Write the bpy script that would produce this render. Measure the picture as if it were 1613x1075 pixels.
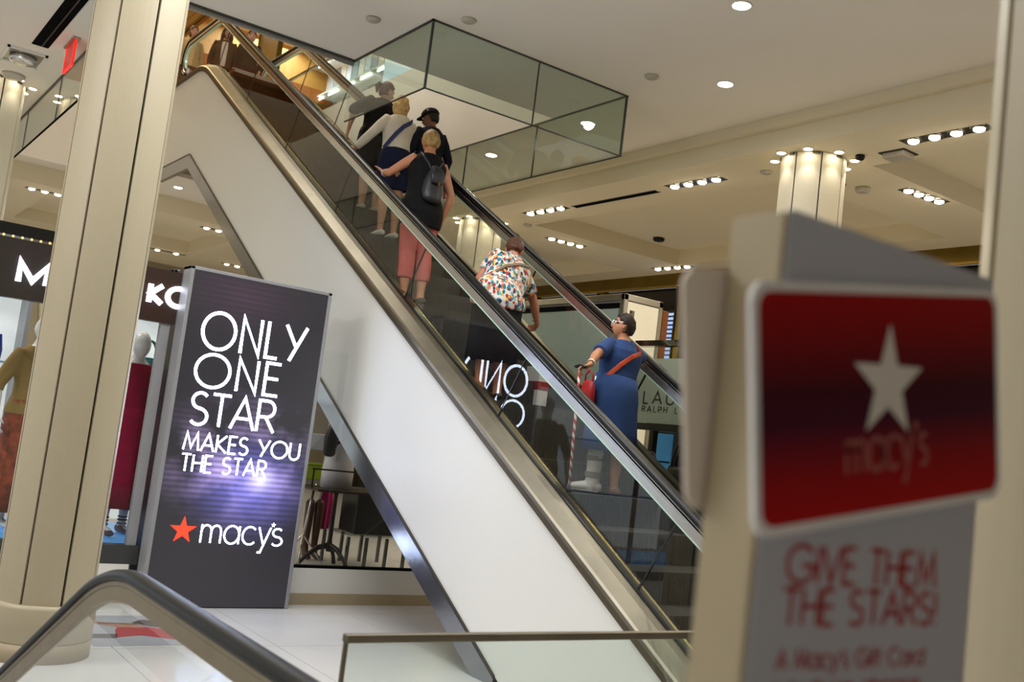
import bpy, bmesh, math, random
from mathutils import Vector as V, Matrix, noise
random.seed(7)
for o in list(bpy.data.objects): bpy.data.objects.remove(o)
sc = bpy.context.scene
COL = sc.collection
PI = math.pi
R = math.radians

# ------------------------------------------------------------------ camera, world, exposure
yaw, pit, rol = R(34.896), R(5.748), R(7.021)
f0 = V((-math.cos(yaw), math.sin(yaw), 0)); r0 = V((math.sin(yaw), math.cos(yaw), 0)); u0 = V((0, 0, 1))
FW = math.cos(pit)*f0 + math.sin(pit)*u0; UU = -math.sin(pit)*f0 + math.cos(pit)*u0
RT = math.cos(rol)*r0 + math.sin(rol)*UU; UP = -math.sin(rol)*r0 + math.cos(rol)*UU
cam = bpy.data.cameras.new('camera'); camo = bpy.data.objects.new('camera', cam); COL.objects.link(camo)
m = Matrix.Identity(4)
for i in range(3):
    m[i][0] = RT[i]; m[i][1] = UP[i]; m[i][2] = -FW[i]
m[2][3] = 1.8
camo.matrix_world = m
cam.sensor_width = 36; cam.lens = 36*1602.5/1613; cam.clip_start = .05; cam.clip_end = 200
cam.dof.use_dof = True; cam.dof.focus_distance = 8.8; cam.dof.aperture_fstop = 2.8
sc.camera = camo
w = bpy.data.worlds.new('world'); sc.world = w; w.use_nodes = True
w.node_tree.nodes['Background'].inputs[0].default_value = (.96, .94, .90, 1)
w.node_tree.nodes['Background'].inputs[1].default_value = .46
vs = sc.view_settings
vs.view_transform = 'Standard'; vs.look = 'None'; vs.exposure = 0.16; vs.gamma = 1; vs.use_curve_mapping = False

def lamp(kind, loc, power, col=(1, .86, .68), size=.1, spot=None, direction=(0, 0, -1), blend=.6, sy=None):
    l = bpy.data.lights.new('ceiling_or_fill_lamp', kind); l.energy = power; l.color = col
    if kind == 'AREA':
        l.shape = 'RECTANGLE' if sy else 'DISK'; l.size = size
        if sy: l.size_y = sy
    else: l.shadow_soft_size = size
    if kind == 'SPOT': l.spot_size = R(spot); l.spot_blend = blend
    o = bpy.data.objects.new('ceiling_or_fill_lamp', l); COL.objects.link(o); o.location = loc
    o.rotation_euler = V(direction).to_track_quat('-Z', 'Y').to_euler()
    return o
WARM = (1, .84, .62); COOL = (.93, .96, 1)
# store lighting in the ceiling bays: big soft lamps for the rows of downlights
lamp('AREA', (-6.0, 2.9, 5.6), 170, COOL, 3.2)
lamp('AREA', (-7.0, -3.5, 5.6), 260, COOL, 3.0)
for lx, ly in ((-11.5, .2), (-13.5, .2), (-12.5, -2.0), (-15.5, -1.0)): lamp('SPOT', (lx, ly, 5.6), 190, (1, .94, .84), .10, 130)
lamp('AREA', (-10.5, 10.6, 5.25), 150, WARM, 3.0)
lamp('AREA', (-4.0, 10.6, 5.25), 110, WARM, 3.0)
lamp('AREA', (-22.5, 5.0, 5.2), 200, (1, .93, .8), 3.4)
# unseen uplight added outside the frame to brighten the ceiling
lamp('AREA', (-5.5, -3.2, 2.4), 150, (1, .97, .93), 1.6, direction=(0, 0, 1))
# upper floor
lamp('AREA', (-20.5, 3.6, 10.8), 150, (1, .75, .40), 2.5)
lamp('AREA', (-13.5, 4.9, 10.9), 230, (1, .96, .88), 3.5)
lamp('AREA', (-23., 8.2, 10.9), 160, (.92, .97, 1), 2.5)

# ------------------------------------------------------------------ helpers
def lin(c):
    return tuple(((x/255)/12.92 if x/255 <= .04045 else ((x/255+.055)/1.055)**2.4) for x in c)
MATS = {}
def mat(name, rgb=(200, 200, 200), rough=.5, metal=0, emit=0, var=.06, scale=6, bump=0, bscale=60, spec=.5, coat=0, ecol=None):
    if name in MATS: return MATS[name]
    mt = bpy.data.materials.new(name); mt.use_nodes = True; nt = mt.node_tree; b = nt.nodes['Principled BSDF']
    c = lin(rgb)
    b.inputs['Roughness'].default_value = rough; b.inputs['Metallic'].default_value = metal
    b.inputs['Specular IOR Level'].default_value = spec; b.inputs['Coat Weight'].default_value = coat
    b.inputs['Base Color'].default_value = (*c, 1)
    if var or bump: tc = nt.nodes.new('ShaderNodeTexCoord')
    if var:
        n = nt.nodes.new('ShaderNodeTexNoise'); n.inputs['Scale'].default_value = scale; n.inputs['Detail'].default_value = 4
        nt.links.new(tc.outputs['Object'], n.inputs['Vector'])
        r = nt.nodes.new('ShaderNodeValToRGB')
        r.color_ramp.elements[0].position = .3; r.color_ramp.elements[1].position = .7
        r.color_ramp.elements[0].color = (*[x*(1-var) for x in c], 1); r.color_ramp.elements[1].color = (*[min(1, x*(1+var)) for x in c], 1)
        nt.links.new(n.outputs['Fac'], r.inputs[0]); nt.links.new(r.outputs[0], b.inputs['Base Color'])
    if bump:
        n2 = nt.nodes.new('ShaderNodeTexNoise'); n2.inputs['Scale'].default_value = bscale
        nt.links.new(tc.outputs['Object'], n2.inputs['Vector'])
        bp = nt.nodes.new('ShaderNodeBump'); bp.inputs['Strength'].default_value = bump; bp.inputs['Distance'].default_value = .01
        nt.links.new(n2.outputs['Fac'], bp.inputs['Height']); nt.links.new(bp.outputs[0], b.inputs['Normal'])
    if emit:
        b.inputs['Emission Color'].default_value = (*(lin(ecol) if ecol else c), 1); b.inputs['Emission Strength'].default_value = emit
    MATS[name] = mt
    return mt
def glassmat(name, tint=(.93, .97, .94), refl=1.0, ior=1.5):
    if name in MATS: return MATS[name]
    mt = bpy.data.materials.new(name); mt.use_nodes = True; nt = mt.node_tree; nt.nodes.clear()
    o = nt.nodes.new('ShaderNodeOutputMaterial'); mx = nt.nodes.new('ShaderNodeMixShader')
    t = nt.nodes.new('ShaderNodeBsdfTransparent'); t.inputs[0].default_value = (*tint, 1)
    g = nt.nodes.new('ShaderNodeBsdfGlossy'); g.inputs['Roughness'].default_value = .0
    ge = nt.nodes.new('ShaderNodeNewGeometry'); dt = nt.nodes.new('ShaderNodeVectorMath'); dt.operation = 'DOT_PRODUCT'
    nt.links.new(ge.outputs['Normal'], dt.inputs[0]); nt.links.new(ge.outputs['Incoming'], dt.inputs[1])
    def M(op, a, b):
        n = nt.nodes.new('ShaderNodeMath'); n.operation = op; n.use_clamp = True
        for i, q in enumerate((a, b)):
            if isinstance(q, (int, float)): n.inputs[i].default_value = q
            else: nt.links.new(q, n.inputs[i])
        return n.outputs[0]
    c = M('ABSOLUTE', dt.outputs['Value'], 0)          # Schlick reflectance of both faces of the pane, given to its near face
    fr = M('ADD', M('MULTIPLY', M('POWER', M('SUBTRACT', 1, c), 5), .92), .075)
    fr = M('MULTIPLY', M('MULTIPLY', fr, refl), M('SUBTRACT', 1, ge.outputs['Backfacing']))
    nt.links.new(fr, mx.inputs[0])
    nt.links.new(t.outputs[0], mx.inputs[1]); nt.links.new(g.outputs[0], mx.inputs[2]); nt.links.new(mx.outputs[0], o.inputs[0])
    MATS[name] = mt
    return mt

class G:
    def __init__(s): s.v = []; s.f = []
    def add(s, vs, fs):
        n = len(s.v); s.v += [V(p) for p in vs]; s.f += [tuple(i+n for i in f) for f in fs]; return s
    def box(s, x0, x1, y0, y1, z0, z1):
        vs = [(x, y, z) for z in (z0, z1) for y in (y0, y1) for x in (x0, x1)]
        return s.add(vs, [(0, 2, 3, 1), (4, 5, 7, 6), (0, 1, 5, 4), (2, 6, 7, 3), (0, 4, 6, 2), (1, 3, 7, 5)])
    def prism(s, pts, ext):
        pts = [V(p) for p in pts]; e = V(ext); n = len(pts)
        return s.add(pts+[p+e for p in pts], [tuple(range(n))[::-1], tuple(range(n, 2*n))]+[(i, (i+1) % n, n+(i+1) % n, n+i) for i in range(n)])
    def rings(s, rr, caps=True, closed=False):
        n = len(rr[0]); vs = [p for r in rr for p in r]; fs = []
        k = len(rr)
        for j in range(k if closed else k-1):
            for i in range(n):
                a = j*n+i; b = j*n+(i+1) % n; c = ((j+1) % k)*n+(i+1) % n; d = ((j+1) % k)*n+i
                fs.append((a, b, c, d))
        if caps and not closed: fs += [tuple(range(n))[::-1], tuple(range((k-1)*n, k*n))]
        return s.add(vs, fs)
    def lathe(s, prof, c, n=24, caps=True):
        return s.rings([[V((c[0]+r*math.cos(2*PI*i/n), c[1]+r*math.sin(2*PI*i/n), c[2]+z)) for i in range(n)] for r, z in prof], caps)
    def loft(s, pts, rad, side=None, n=12, round_=True):
        pts = [V(p) for p in pts]; k = len(pts)
        rad = [(r, r) if not isinstance(r, (tuple, list)) else r for r in rad]
        if len(rad) == 1: rad = rad*k
        tg = []
        for i in range(k):
            t = pts[min(i+1, k-1)]-pts[max(i-1, 0)]
            tg.append(t.normalized() if t.length > 1e-9 else V((0, 0, 1)))
        rr = []; sd = V(side) if side is not None and not isinstance(side, list) else None
        for i in range(k):
            if isinstance(side, list): sd = V(side[i])
            if sd is None: sd = tg[0].orthogonal()
            a = sd-tg[i]*sd.dot(tg[i])
            if a.length < 1e-6: a = tg[i].orthogonal()
            a.normalize()
            if side is None: sd = a
            b = tg[i].cross(a)
            rr.append((pts[i], a, b, rad[i]))
        out = []
        def ring(p, a, b, r, q=1): return [p+a*(r[0]*q*math.cos(2*PI*j/n))+b*(r[1]*q*math.sin(2*PI*j/n)) for j in range(n)]
        if round_:
            p, a, b, r = rr[0]; h = min(r)
            out += [ring(p-tg[0]*h*.95, a, b, r, .35), ring(p-tg[0]*h*.6, a, b, r, .8)]
        for p, a, b, r in rr: out.append(ring(p, a, b, r))
        if round_:
            p, a, b, r = rr[-1]; h = min(r)
            out += [ring(p+tg[-1]*h*.6, a, b, r, .8), ring(p+tg[-1]*h*.95, a, b, r, .35)]
        return s.rings(out)
    def ball(s, c, rx, ry=None, rz=None, M=None, n=16, k=10, fn=None):
        ry = ry or rx; rz = rz or rx; c = V(c); vs = []; fs = []
        def pt(d):
            q = V((d[0]*rx, d[1]*ry, d[2]*rz))
            if fn: q = fn(V(d), q)
            return c+(M @ q if M else q)
        vs.append(pt((0, 0, 1)))
        for j in range(1, k):
            th = PI*j/k
            for i in range(n): vs.append(pt((math.sin(th)*math.cos(2*PI*i/n), math.sin(th)*math.sin(2*PI*i/n), math.cos(th))))
        vs.append(pt((0, 0, -1)))
        for i in range(n): fs.append((0, 1+i, 1+(i+1) % n)); fs.append((len(vs)-1, 1+(k-2)*n+(i+1) % n, 1+(k-2)*n+i))
        for j in range(k-2):
            for i in range(n): fs.append((1+j*n+i, 1+(j+1)*n+i, 1+(j+1)*n+(i+1) % n, 1+j*n+(i+1) % n))
        return s.add(vs, fs)
    def tube(s, pts, r, n=8): return s.loft(pts, [r]*len(pts), n=n, round_=False)

def obj(name, g, mt, parent=None, smooth=False, bevel=0, loc=None, voxel=0, label=None, kind=None, it=4):
    # vertices are given in world coordinates; the object keeps its own origin
    me = bpy.data.meshes.new(name); org = V(loc) if loc is not None else V((0, 0, 0))
    me.from_pydata([tuple(p-org) for p in g.v], [], g.f); me.update()
    o = bpy.data.objects.new(name, me); COL.objects.link(o); o.location = org
    bm = bmesh.new(); bm.from_mesh(me); bmesh.ops.recalc_face_normals(bm, faces=bm.faces); bm.to_mesh(me); bm.free()
    if voxel:
        md = o.modifiers.new('r', 'REMESH'); md.mode = 'VOXEL'; md.voxel_size = voxel; md.use_smooth_shade = True
        m2 = o.modifiers.new('s', 'SMOOTH'); m2.factor = .5; m2.iterations = it
        dg = bpy.context.evaluated_depsgraph_get(); dg.update()
        nm = bpy.data.meshes.new_from_object(o.evaluated_get(dg)); o.modifiers.clear(); o.data = nm; nm.name = name; me = nm
    me.materials.clear(); me.materials.append(mt)
    if smooth or voxel:
        for p in me.polygons: p.use_smooth = True
    if bevel:
        b = o.modifiers.new('b', 'BEVEL'); b.width = bevel; b.segments = 2; b.limit_method = 'ANGLE'
    if parent:
        o.parent = parent; o.matrix_parent_inverse = Matrix.Translation(-V(ROOT(parent)))
    if label: o['label'] = label
    if kind: o['kind'] = kind
    return o
WORLD = {}
def ROOT(p):     # world position of an ancestor chain built in world coordinates
    q = V(p.location)
    if p.parent is not None: return q
    return q
def thing(name, label, cat, loc=(0, 0, 0), group=None):
    o = bpy.data.objects.new(name, None); COL.objects.link(o); o.location = loc; o.empty_display_size = .1
    o['label'] = label; o['category'] = cat
    if group: o['group'] = group
    return o
def tag(o, label, cat, group=None):
    o['label'] = label; o['category'] = cat
    if group: o['group'] = group
    return o
def struct(name, g, mt, parent=None, **k):
    o = obj(name, g, mt, parent, **k)
    if parent is None: o['kind'] = 'structure'
    return o
def kids(o): return [c for c in bpy.data.objects if c.parent == o]
def dup(o, d, label=None, parent=None):
    c = o.copy(); COL.objects.link(c)
    if parent: c.parent = parent
    else: c.location = V(o.location)+V(d)
    for ch in kids(o): dup(ch, d, None, c)
    if label: c['label'] = label
    return c

# ------------------------------------------------------------------ stroke lettering (geometric capitals)
def arc(cx, cy, rx, ry, a0, a1, n=18):
    return [(cx+rx*math.cos(R(a0+(a1-a0)*i/n)), cy+ry*math.sin(R(a0+(a1-a0)*i/n))) for i in range(n+1)]
S_ = arc(.28, .75, .23, .24, 40, 270, 12)+arc(.28, .25, .25, .25, 90, -145, 12)
GL = {
 'O': (1.0, [arc(.5, .5, .48, .5, 0, 360, 32)]), 'N': (.60, [[(.02, 0), (.02, 1), (.57, 0), (.57, 1)]]),
 'L': (.40, [[(.02, 1), (.02, 0), (.38, 0)]]), 'Y': (.66, [[(0, 1), (.36, .42)], [(.66, 1), (.2, 0)]]),
 'E': (.46, [[(.44, 1), (.02, 1), (.02, 0), (.44, 0)], [(.02, .52), (.40, .52)]]), 'S': (.56, [S_]),
 'T': (.54, [[(0, 1), (.54, 1)], [(.27, 1), (.27, 0)]]), 'A': (.72, [[(0, 0), (.36, 1), (.72, 0)], [(.13, .34), (.59, .34)]]),
 'R': (.56, [[(.02, 0), (.02, 1), (.28, 1)]+arc(.28, .74, .24, .26, 90, -90, 12)+[(.02, .48)], [(.26, .48), (.56, 0)]]),
 'M': (.86, [[(.02, 0), (.14, 1), (.43, .15), (.72, 1), (.84, 0)]]), 'K': (.58, [[(.02, 0), (.02, 1)], [(.54, 1), (.04, .48), (.58, 0)]]),
 'U': (.62, [[(.02, 1), (.02, .3)]+arc(.31, .29, .29, .29, 180, 360, 14)+[(.60, 1)]]), 'H': (.60, [[(.02, 0), (.02, 1)], [(.58, 0), (.58, 1)], [(.02, .52), (.58, .52)]]),
 'G': (.98, [arc(.5, .5, .48, .5, 40, 355, 28)+[(.55, .46)]]), 'I': (.06, [[(.03, 0), (.03, 1)]]), 'V': (.66, [[(0, 1), (.33, 0), (.66, 1)]]),
 '!': (.08, [[(.04, 1), (.04, .3)], [(.04, .08), (.04, 0)]]), 'P': (.54, [[(.02, 0), (.02, 1), (.28, 1)]+arc(.28, .73, .25, .27, 90, -90, 12)+[(.02, .46)]]),
 'C': (.92, [arc(.5, .5, .48, .5, 45, 315, 26)]),
 'm': (.92, [[(.02, 0), (.02, .72)], [(.02, .42)]+arc(.24, .45, .22, .25, 180, 0, 12)+[(.46, 0)], [(.46, .42)]+arc(.68, .45, .22, .25, 180, 0, 12)+[(.90, 0)]]),
 'a': (.72, [arc(.36, .36, .34, .36, 0, 360, 24), [(.70, .72), (.70, 0)]]), 'c': (.64, [arc(.36, .36, .34, .36, 45, 315, 20)]),
 'y': (.56, [[(0, .72), (.28, .02)], [(.56, .72), (.18, -.3), (.04, -.3)]]), "'": (.10, [[(.08, 1), (.03, .78)]]),
 's': (.42, [arc(.21, .53, .17, .17, 40, 270, 10)+arc(.21, .18, .19, .18, 90, -145, 10)]),
 'i': (.06, [[(.03, 0), (.03, .72)], [(.03, .92), (.03, 1)]]), 'f': (.30, [[(.10, 0), (.10, .8)]+arc(.24, .82, .14, .18, 180, 80, 8), [(0, .68), (.28, .68)]]),
 't': (.30, [[(.12, 1), (.12, 0)], [(0, .70), (.28, .70)]]), 'r': (.30, [[(.02, 0), (.02, .72)], [(.02, .45)]+arc(.22, .45, .2, .25, 180, 80, 8)]),
 'd': (.72, [arc(.36, .36, .34, .36, 0, 360, 24), [(.70, 1), (.70, 0)]]), 'l': (.06, [[(.03, 0), (.03, 1)]]), 'e': (.70, [[(.03, .38), (.68, .38)]+arc(.36, .36, .33, .36, 5, 310, 22)]),
 'h': (.52, [[(.02, 0), (.02, 1)], [(.02, .42)]+arc(.26, .45, .24, .25, 180, 0, 12)+[(.50, 0)]]), 'o': (.72, [arc(.36, .36, .34, .36, 0, 360, 24)]), 'n': (.52, [[(.02, 0), (.02, .72)], [(.02, .42)]+arc(.26, .45, .24, .25, 180, 0, 12)+[(.50, 0)]]),
 ' ': (.34, []), 'B': (.92, [[(.02, 0), (.02, 1), (.46, .12), (.90, 1), (.90, 0)]]),
}
def ribbon(g, pl, w, P, N, d):
    n = len(pl); cl = n > 3 and abs(pl[0][0]-pl[-1][0])+abs(pl[0][1]-pl[-1][1]) < 1e-6
    pts = [V((x, y)) for x, y in pl]; L = []; Rr = []
    for i in range(n):
        a = pts[i]-pts[i-1] if i > 0 else (pts[-1]-pts[-2] if cl else pts[1]-pts[0])
        b = pts[i+1]-pts[i] if i < n-1 else (pts[1]-pts[0] if cl else a)
        if a.length < 1e-9: a = b
        if b.length < 1e-9: b = a
        a = a.normalized(); b = b.normalized(); na = V((-a.y, a.x)); nb = V((-b.y, b.x)); mm = na+nb
        if mm.length < .2: mm = na
        mm.normalize(); k = 1/max(.42, mm.dot(na)); L.append(pts[i]+mm*k*w/2); Rr.append(pts[i]-mm*k*w/2)
    fr = [P(*q)+N*d for q in L]+[P(*q)+N*d for q in Rr]; bk = [P(*q) for q in L]+[P(*q) for q in Rr]
    fs = []
    for i in range(n-1):
        fs.append((i, i+1, n+i+1, n+i)); fs.append((2*n+i, 2*n+i+1, i+1, i)); fs.append((n+i, n+i+1, 3*n+i+1, 3*n+i))
    if not cl: fs += [(0, n, 3*n, 2*n), (n-1, 2*n-1, 4*n-1, 3*n-1)]
    g.add(fr+bk, fs)
def text(s, O, U, Vv, N, h, width=None, wt=.1, gap=.1, d=.004, g=None):
    g = g or G(); O = V(O); U = V(U); Vv = V(Vv); N = V(N)
    tot = sum(GL[c][0] for c in s)+gap*(len(s)-1); sx = (width/tot if width else h)
    x = 0
    for c in s:
        wd, st = GL[c]
        for pl in st:
            pl2 = [((x+a)*sx, b*h) for a, b in pl]
            ribbon(g, pl2, wt*h, lambda a, b: O+U*a+Vv*b, N, d)
        x += wd+gap
    return g
def words(s, O, U, Vv, N, h, width, wt=.1, gap=.1, d=.004):
    tot = sum(GL[c][0] for c in s)+gap*(len(s)-1); sx = width/tot; x = 0; out = []; cur = ''; x0 = 0
    for c in s+' ':
        if c == ' ':
            if cur:
                wd = (sum(GL[q][0] for q in cur)+gap*(len(cur)-1))*sx
                out.append(text(cur, V(O)+V(U)*x0*sx, U, Vv, N, h, wd, wt, gap, d))
            cur = ''; x += GL[' '][0]+gap; x0 = x
        else: cur += c; x += GL[c][0]+gap
    return out
def star(c, U, Vv, N, r, d=.004, rot=0):
    U = V(U); Vv = V(Vv); c = V(c); pts = []
    for i in range(10):
        a = R(90+36*i+rot); q = r if i % 2 == 0 else r*.39
        pts.append(c+U*(q*math.cos(a))+Vv*(q*math.sin(a)))
    return G().prism(pts, V(N)*d)
XU, YU, ZU = (1, 0, 0), (0, 1, 0), (0, 0, 1)

# ------------------------------------------------------------------ materials of the room
CEIL = mat('ceiling_paint', (234, 226, 212), .85, var=.02, scale=.6)
CEILW = mat('ceiling_paint_warm', (228, 216, 186), .85, var=.02, scale=.6)
FLOORM = mat('white_stone', (214, 212, 210), .22, var=.03, scale=1.5, spec=.4)
GROUT = mat('grout', (176, 172, 168), .7)
TAN = mat('tan_base', (168, 152, 122), .5)
WHITE = mat('white_panel', (224, 222, 214), .5, var=.02, scale=.8)
STEEL = mat('brushed_steel', (176, 170, 156), .28, 1, var=.12, scale=3, bump=.05, bscale=200)
STEELW = mat('satin_steel', (134, 127, 112), .42, 1, var=.1, scale=4, bump=.06, bscale=120)
CHROME = mat('polished_steel', (214, 214, 216), .24, 1, var=.04)
BLACKR = mat('black_rubber', (10, 10, 10), .38, var=.1, spec=.3)
DARK = mat('dark_gap', (10, 10, 10), .95, spec=.05)
ALU = mat('grey_aluminium', (158, 158, 160), .45, .3, var=.04)
GOLD = mat('brass', (126, 106, 52), .3, 1, var=.15, scale=2)
LAMPW = mat('lamp_glow', (255, 238, 205), .5, emit=26, var=0)
LAMPC = mat('lamp_glow_cool', (255, 250, 240), .5, emit=26, var=0)
GREYC = mat('grey_cover', (186, 178, 162), .6)
EGLASS = glassmat('clear_glass', (.955, .975, .96), 1.0)
BGLASS = glassmat('green_glass', (.86, .91, .87), 1.25)
SGLASS = glassmat('shop_glass', (.97, .98, .975), .8)
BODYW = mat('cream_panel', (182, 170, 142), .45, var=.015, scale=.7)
BODYB = mat('lit_cream_panel', (226, 218, 196), .5, var=.015, scale=.7)  # lighter copy of cream_panel: lamplight on the columns put into the colour

# ------------------------------------------------------------------ floor and ceilings
WX0, WX1, WY0, WY1 = -14.0, -4.0, -.06, 1.25
g = G()
g.box(-27.2, 6, WY1, 13.4, -.3, -.012); g.box(-27.2, 6, -8, WY0, -.3, -.012); g.box(WX1, 6, WY0, WY1, -.3, -.012); g.box(-27.2, WX0, WY0, WY1, -.3, -.012)
floor = struct('floor', g, GROUT)
ys = [1.26, 2.2, 3.45, 4.7, 5.95, 7.2, 8.45]; xs = [-13.9, -12.65, -11.4, -10.15, -8.9, -7.65, -6.4, -5.15, -3.9, -2.65]
for i in range(len(xs)-1):
    for j in range(len(ys)-1):
        obj('floor_tile', G().box(xs[i]+.003, xs[i+1]-.003, ys[j]+.003, ys[j+1]-.003, -.012, 0), FLOORM, floor)
t = obj('outer_paving', G().box(-27, -13.9, 1.26, 13.3, -.012, 0).box(-13.9, 6, 8.45, 13.3, -.012, 0).box(-2.65, 6, 1.26, 8.45, -.012, 0).box(-4.0, 6, -8, 1.26, -.012, 0), FLOORM, floor)

UPF = 7.2
g = G()
g.box(-9.55, 6, -8, 8.25, 5.68, UPF); g.box(-19.6, -9.55, 6.86, 8.25, 5.68, UPF); g.box(-19.6, -9.94, -8, 2.2, 5.68, UPF)
g.box(-9.94, -9.55, -8, 4.4, 5.68, UPF); g.box(-19.6, -19.05, 2.2, 6.86, 5.68, UPF); g.box(-19.05, -17.68, 4.6, 6.86, 5.68, UPF)
struct('ceiling', g, CEIL)
g = G()
g.box(-30, 6, 8.25, 13.4, 5.62, UPF); g.box(-30, -19.6, -8, 8.25, 5.62, UPF)
g.box(-30, 6, 8.25, 8.34, 5.56, 5.62)
g.box(-30, 6, 8.34, 9.38, 5.35, 5.62); g.box(-30, 6, 12.6, 13.4, 5.35, 5.62)
for a, b in ((-8.0, -6.9), (-14.6, -13.22), (-1.3, -.2), (-20.9, -19.6)): g.box(a, b, 9.38, 12.6, 5.35, 5.62)
g.box(-20.9, -19.6, -8, 8.34, 5.35, 5.62); g.box(-30, -24.2, -8, 8.34, 5.35, 5.62); g.box(-24.2, -20.9, -8, 3.4, 5.35, 5.62); g.box(-24.2, -20.9, 7.2, 8.34, 5.35, 5.62)
struct('ceiling_lower', g, CEILW)
struct('ceiling_upper', G().box(-30, -4, -4, 13, 11.0, 11.2), mat('upper_ceiling', (196, 176, 130), .8))
# thin dark metal edge around the escalator opening
e = G(); EDGE = mat('opening_edge', (84, 84, 78), .4, .6)
e.box(-9.945, -9.90, 2.2, 4.4, 5.63, 5.68)
struct('trim_1', e, mat('grey_edge', (150, 148, 142), .4, .5))
struct('trim_2', G().box(-9.90, -9.87, 2.2, 4.4, 5.665, 5.68), EDGE)

# walls of the hall and two added light blockers
struct('blocker_wall_east', G().box(2.4, 2.6, .8, 13.4, 0, 5.35), mat('blocker_wall', (124, 110, 84), .8))  # unseen, added to keep ambient light off the right side
struct('blocker_wall_south', G().box(.2, 6, -2.4, -2.2, 0, 5.35), mat('blocker_wall', (124, 110, 84), .8))  # unseen, added to cut ambient light reaching the right column
struct('wall_west', G().box(-27.2, -27, -4, 13.4, 0, 5.35), mat('far_wall', (150, 138, 112), .7))
struct('wall_upper_west', G().box(-24.2, -24, -2, 13, UPF, 11), mat('amber_wall', (176, 132, 58), .5, var=.12, scale=.5))
struct('wall_upper_north', G().box(-24, -8, 11.6, 11.8, UPF, 11), mat('upper_wall', (196, 198, 192), .6))
# ------------------------------------------------------------------ glass smoke screen hanging round the opening
sm = thing('smoke_screen', 'frameless green glass smoke screen hanging from the white ceiling around the escalator opening', 'glass screen', (-8.25, 5.6, 5.68))
def pane(x0, x1, y0, y1, z0=5.01, z1=5.675, parent=sm, m=BGLASS): return obj('glass_pane', G().box(x0, x1, y0, y1, z0, z1), m, parent)
pane(-8.246, -8.234, 4.40, 5.66); pane(-8.246, -8.234, 5.67, 6.86)
pane(-9.94, -8.25, 4.394, 4.406)
for a, b in ((-9.85, -8.25), (-11.42, -9.86), (-13.0, -11.43), (-15.0, -13.01), (-17., -15.01)): pane(a, b, 6.854, 6.866)
for a in ((-8.252, -8.228, 4.385, 6.875, 5.668, 5.68), (-9.95, -8.228, 4.385, 4.412, 5.668, 5.68), (-17, -8.228, 6.85, 6.875, 5.668, 5.68)):
    obj('top_channel', G().box(*a), EDGE, sm)
for a in ((-8.248, -8.232, 4.39, 6.87, 5.0, 5.01), (-9.94, -8.232, 4.392, 4.408, 5.0, 5.01), (-17, -8.232, 6.852, 6.868, 5.0, 5.01), (-8.25, -8.23, 4.39, 4.41, 5.0, 5.66), (-8.25, -8.23, 6.85, 6.87, 5.0, 5.66), (-8.247, -8.233, 5.66, 5.67, 5.0, 5.66), (-9.86, -9.85, 6.852, 6.868, 5.0, 5.66), (-11.43, -11.42, 6.852, 6.868, 5.0, 5.66)):
    obj('edge_joint', G().box(*a), mat('joint', (40, 46, 42), .3), sm)
s2 = thing('smoke_screen', 'green glass smoke screen at the left edge of the ceiling opening, beside a panelled column', 'glass screen', (-14, 2.19, 5.68))
for a, b in ((-18.9, -15.8), (-15.79, -13.6), (-13.59, -10.0)): pane(a, b, 2.183, 2.197, 5.10, 5.675, s2)
obj('top_channel', G().box(-18.9, -10, 2.175, 2.205, 5.655, 5.68), EDGE, s2); obj('edge_joint', G().box(-18.9, -10, 2.18, 2.20, 5.085, 5.10), DARK, s2)
for x in (-15.795, -13.595): obj('edge_joint', G().box(x-.006, x+.006, 2.18, 2.20, 5.1, 5.66), DARK, s2)

# ------------------------------------------------------------------ main escalator
TT = math.tan(R(30))
def clampsm(z, lo, hi, r):
    def sp(x): return 0 if x < -r else (x if x > r else (x+r)**2/(4*r))
    return lo+sp(z-lo)-sp(z-hi)
def zn(X, r=.22): return clampsm(-3.9+1.8-TT*X, 0.0, 7.2, r)
XS = [-17.65, -17.2, -16.8]+[-16.6+.06*i for i in range(18)]+[-15.2, -13.4, -11.6, -9.8, -8, -6.2, -4.6]+[-4.3+.06*i for i in range(18)]+[-3., -2.6, -2.2]
def sweep(g, prof, xs=XS, r=.22, floor_=None):
    rr = []
    for X in xs:
        ring = []
        for q in prof:
            z = zn(X, q[2] if len(q) > 2 else r)+q[1]
            ring.append(V((X, q[0], max(z, floor_) if floor_ is not None else z)))
        rr.append(ring)
    return g.rings(rr)
esc = thing('escalator', 'white clad escalator with glass balustrades and black handrails climbing to the upper floor', 'escalator', (-4, 5.5, 0))
YF, YB, Y0, Y1 = 4.8, 6.21, 4.6, 6.41
SOFF = mat('white_cladding', (232, 231, 226), .38, var=.015, scale=.5, spec=.3)
obj('side_cladding', sweep(G(), [(Y0+.012, -.03), (Y0+.012, -1.47, .015), (Y0+.05, -1.47, .015), (Y0+.05, -.03)], floor_=.001), SOFF, esc)
obj('far_cladding', sweep(G(), [(Y1-.012, -.03), (Y1-.012, -1.47, .015), (Y1-.05, -1.47, .015), (Y1-.05, -.03)], floor_=.001), SOFF, esc)
obj('soffit', sweep(G(), [(Y0+.05, -1.42), (Y0+.05, -1.46), (Y1-.05, -1.46), (Y1-.05, -1.42)], floor_=.001), mat('soffit_shade_brown', (120, 96, 74), .4), esc)  # shade under the truss painted in as brown
TRIM = mat('mirror_trim', (168, 170, 176), .2, .95, var=.12, scale=2)
obj('bottom_trim', sweep(G(), [(Y0-.004, -1.48), (Y0-.004, -1.70), (Y0+.06, -1.70), (Y0+.06, -1.48)], r=.015, xs=[x for x in XS if x < -6.3]+[-6.3]), TRIM, esc)
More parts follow.
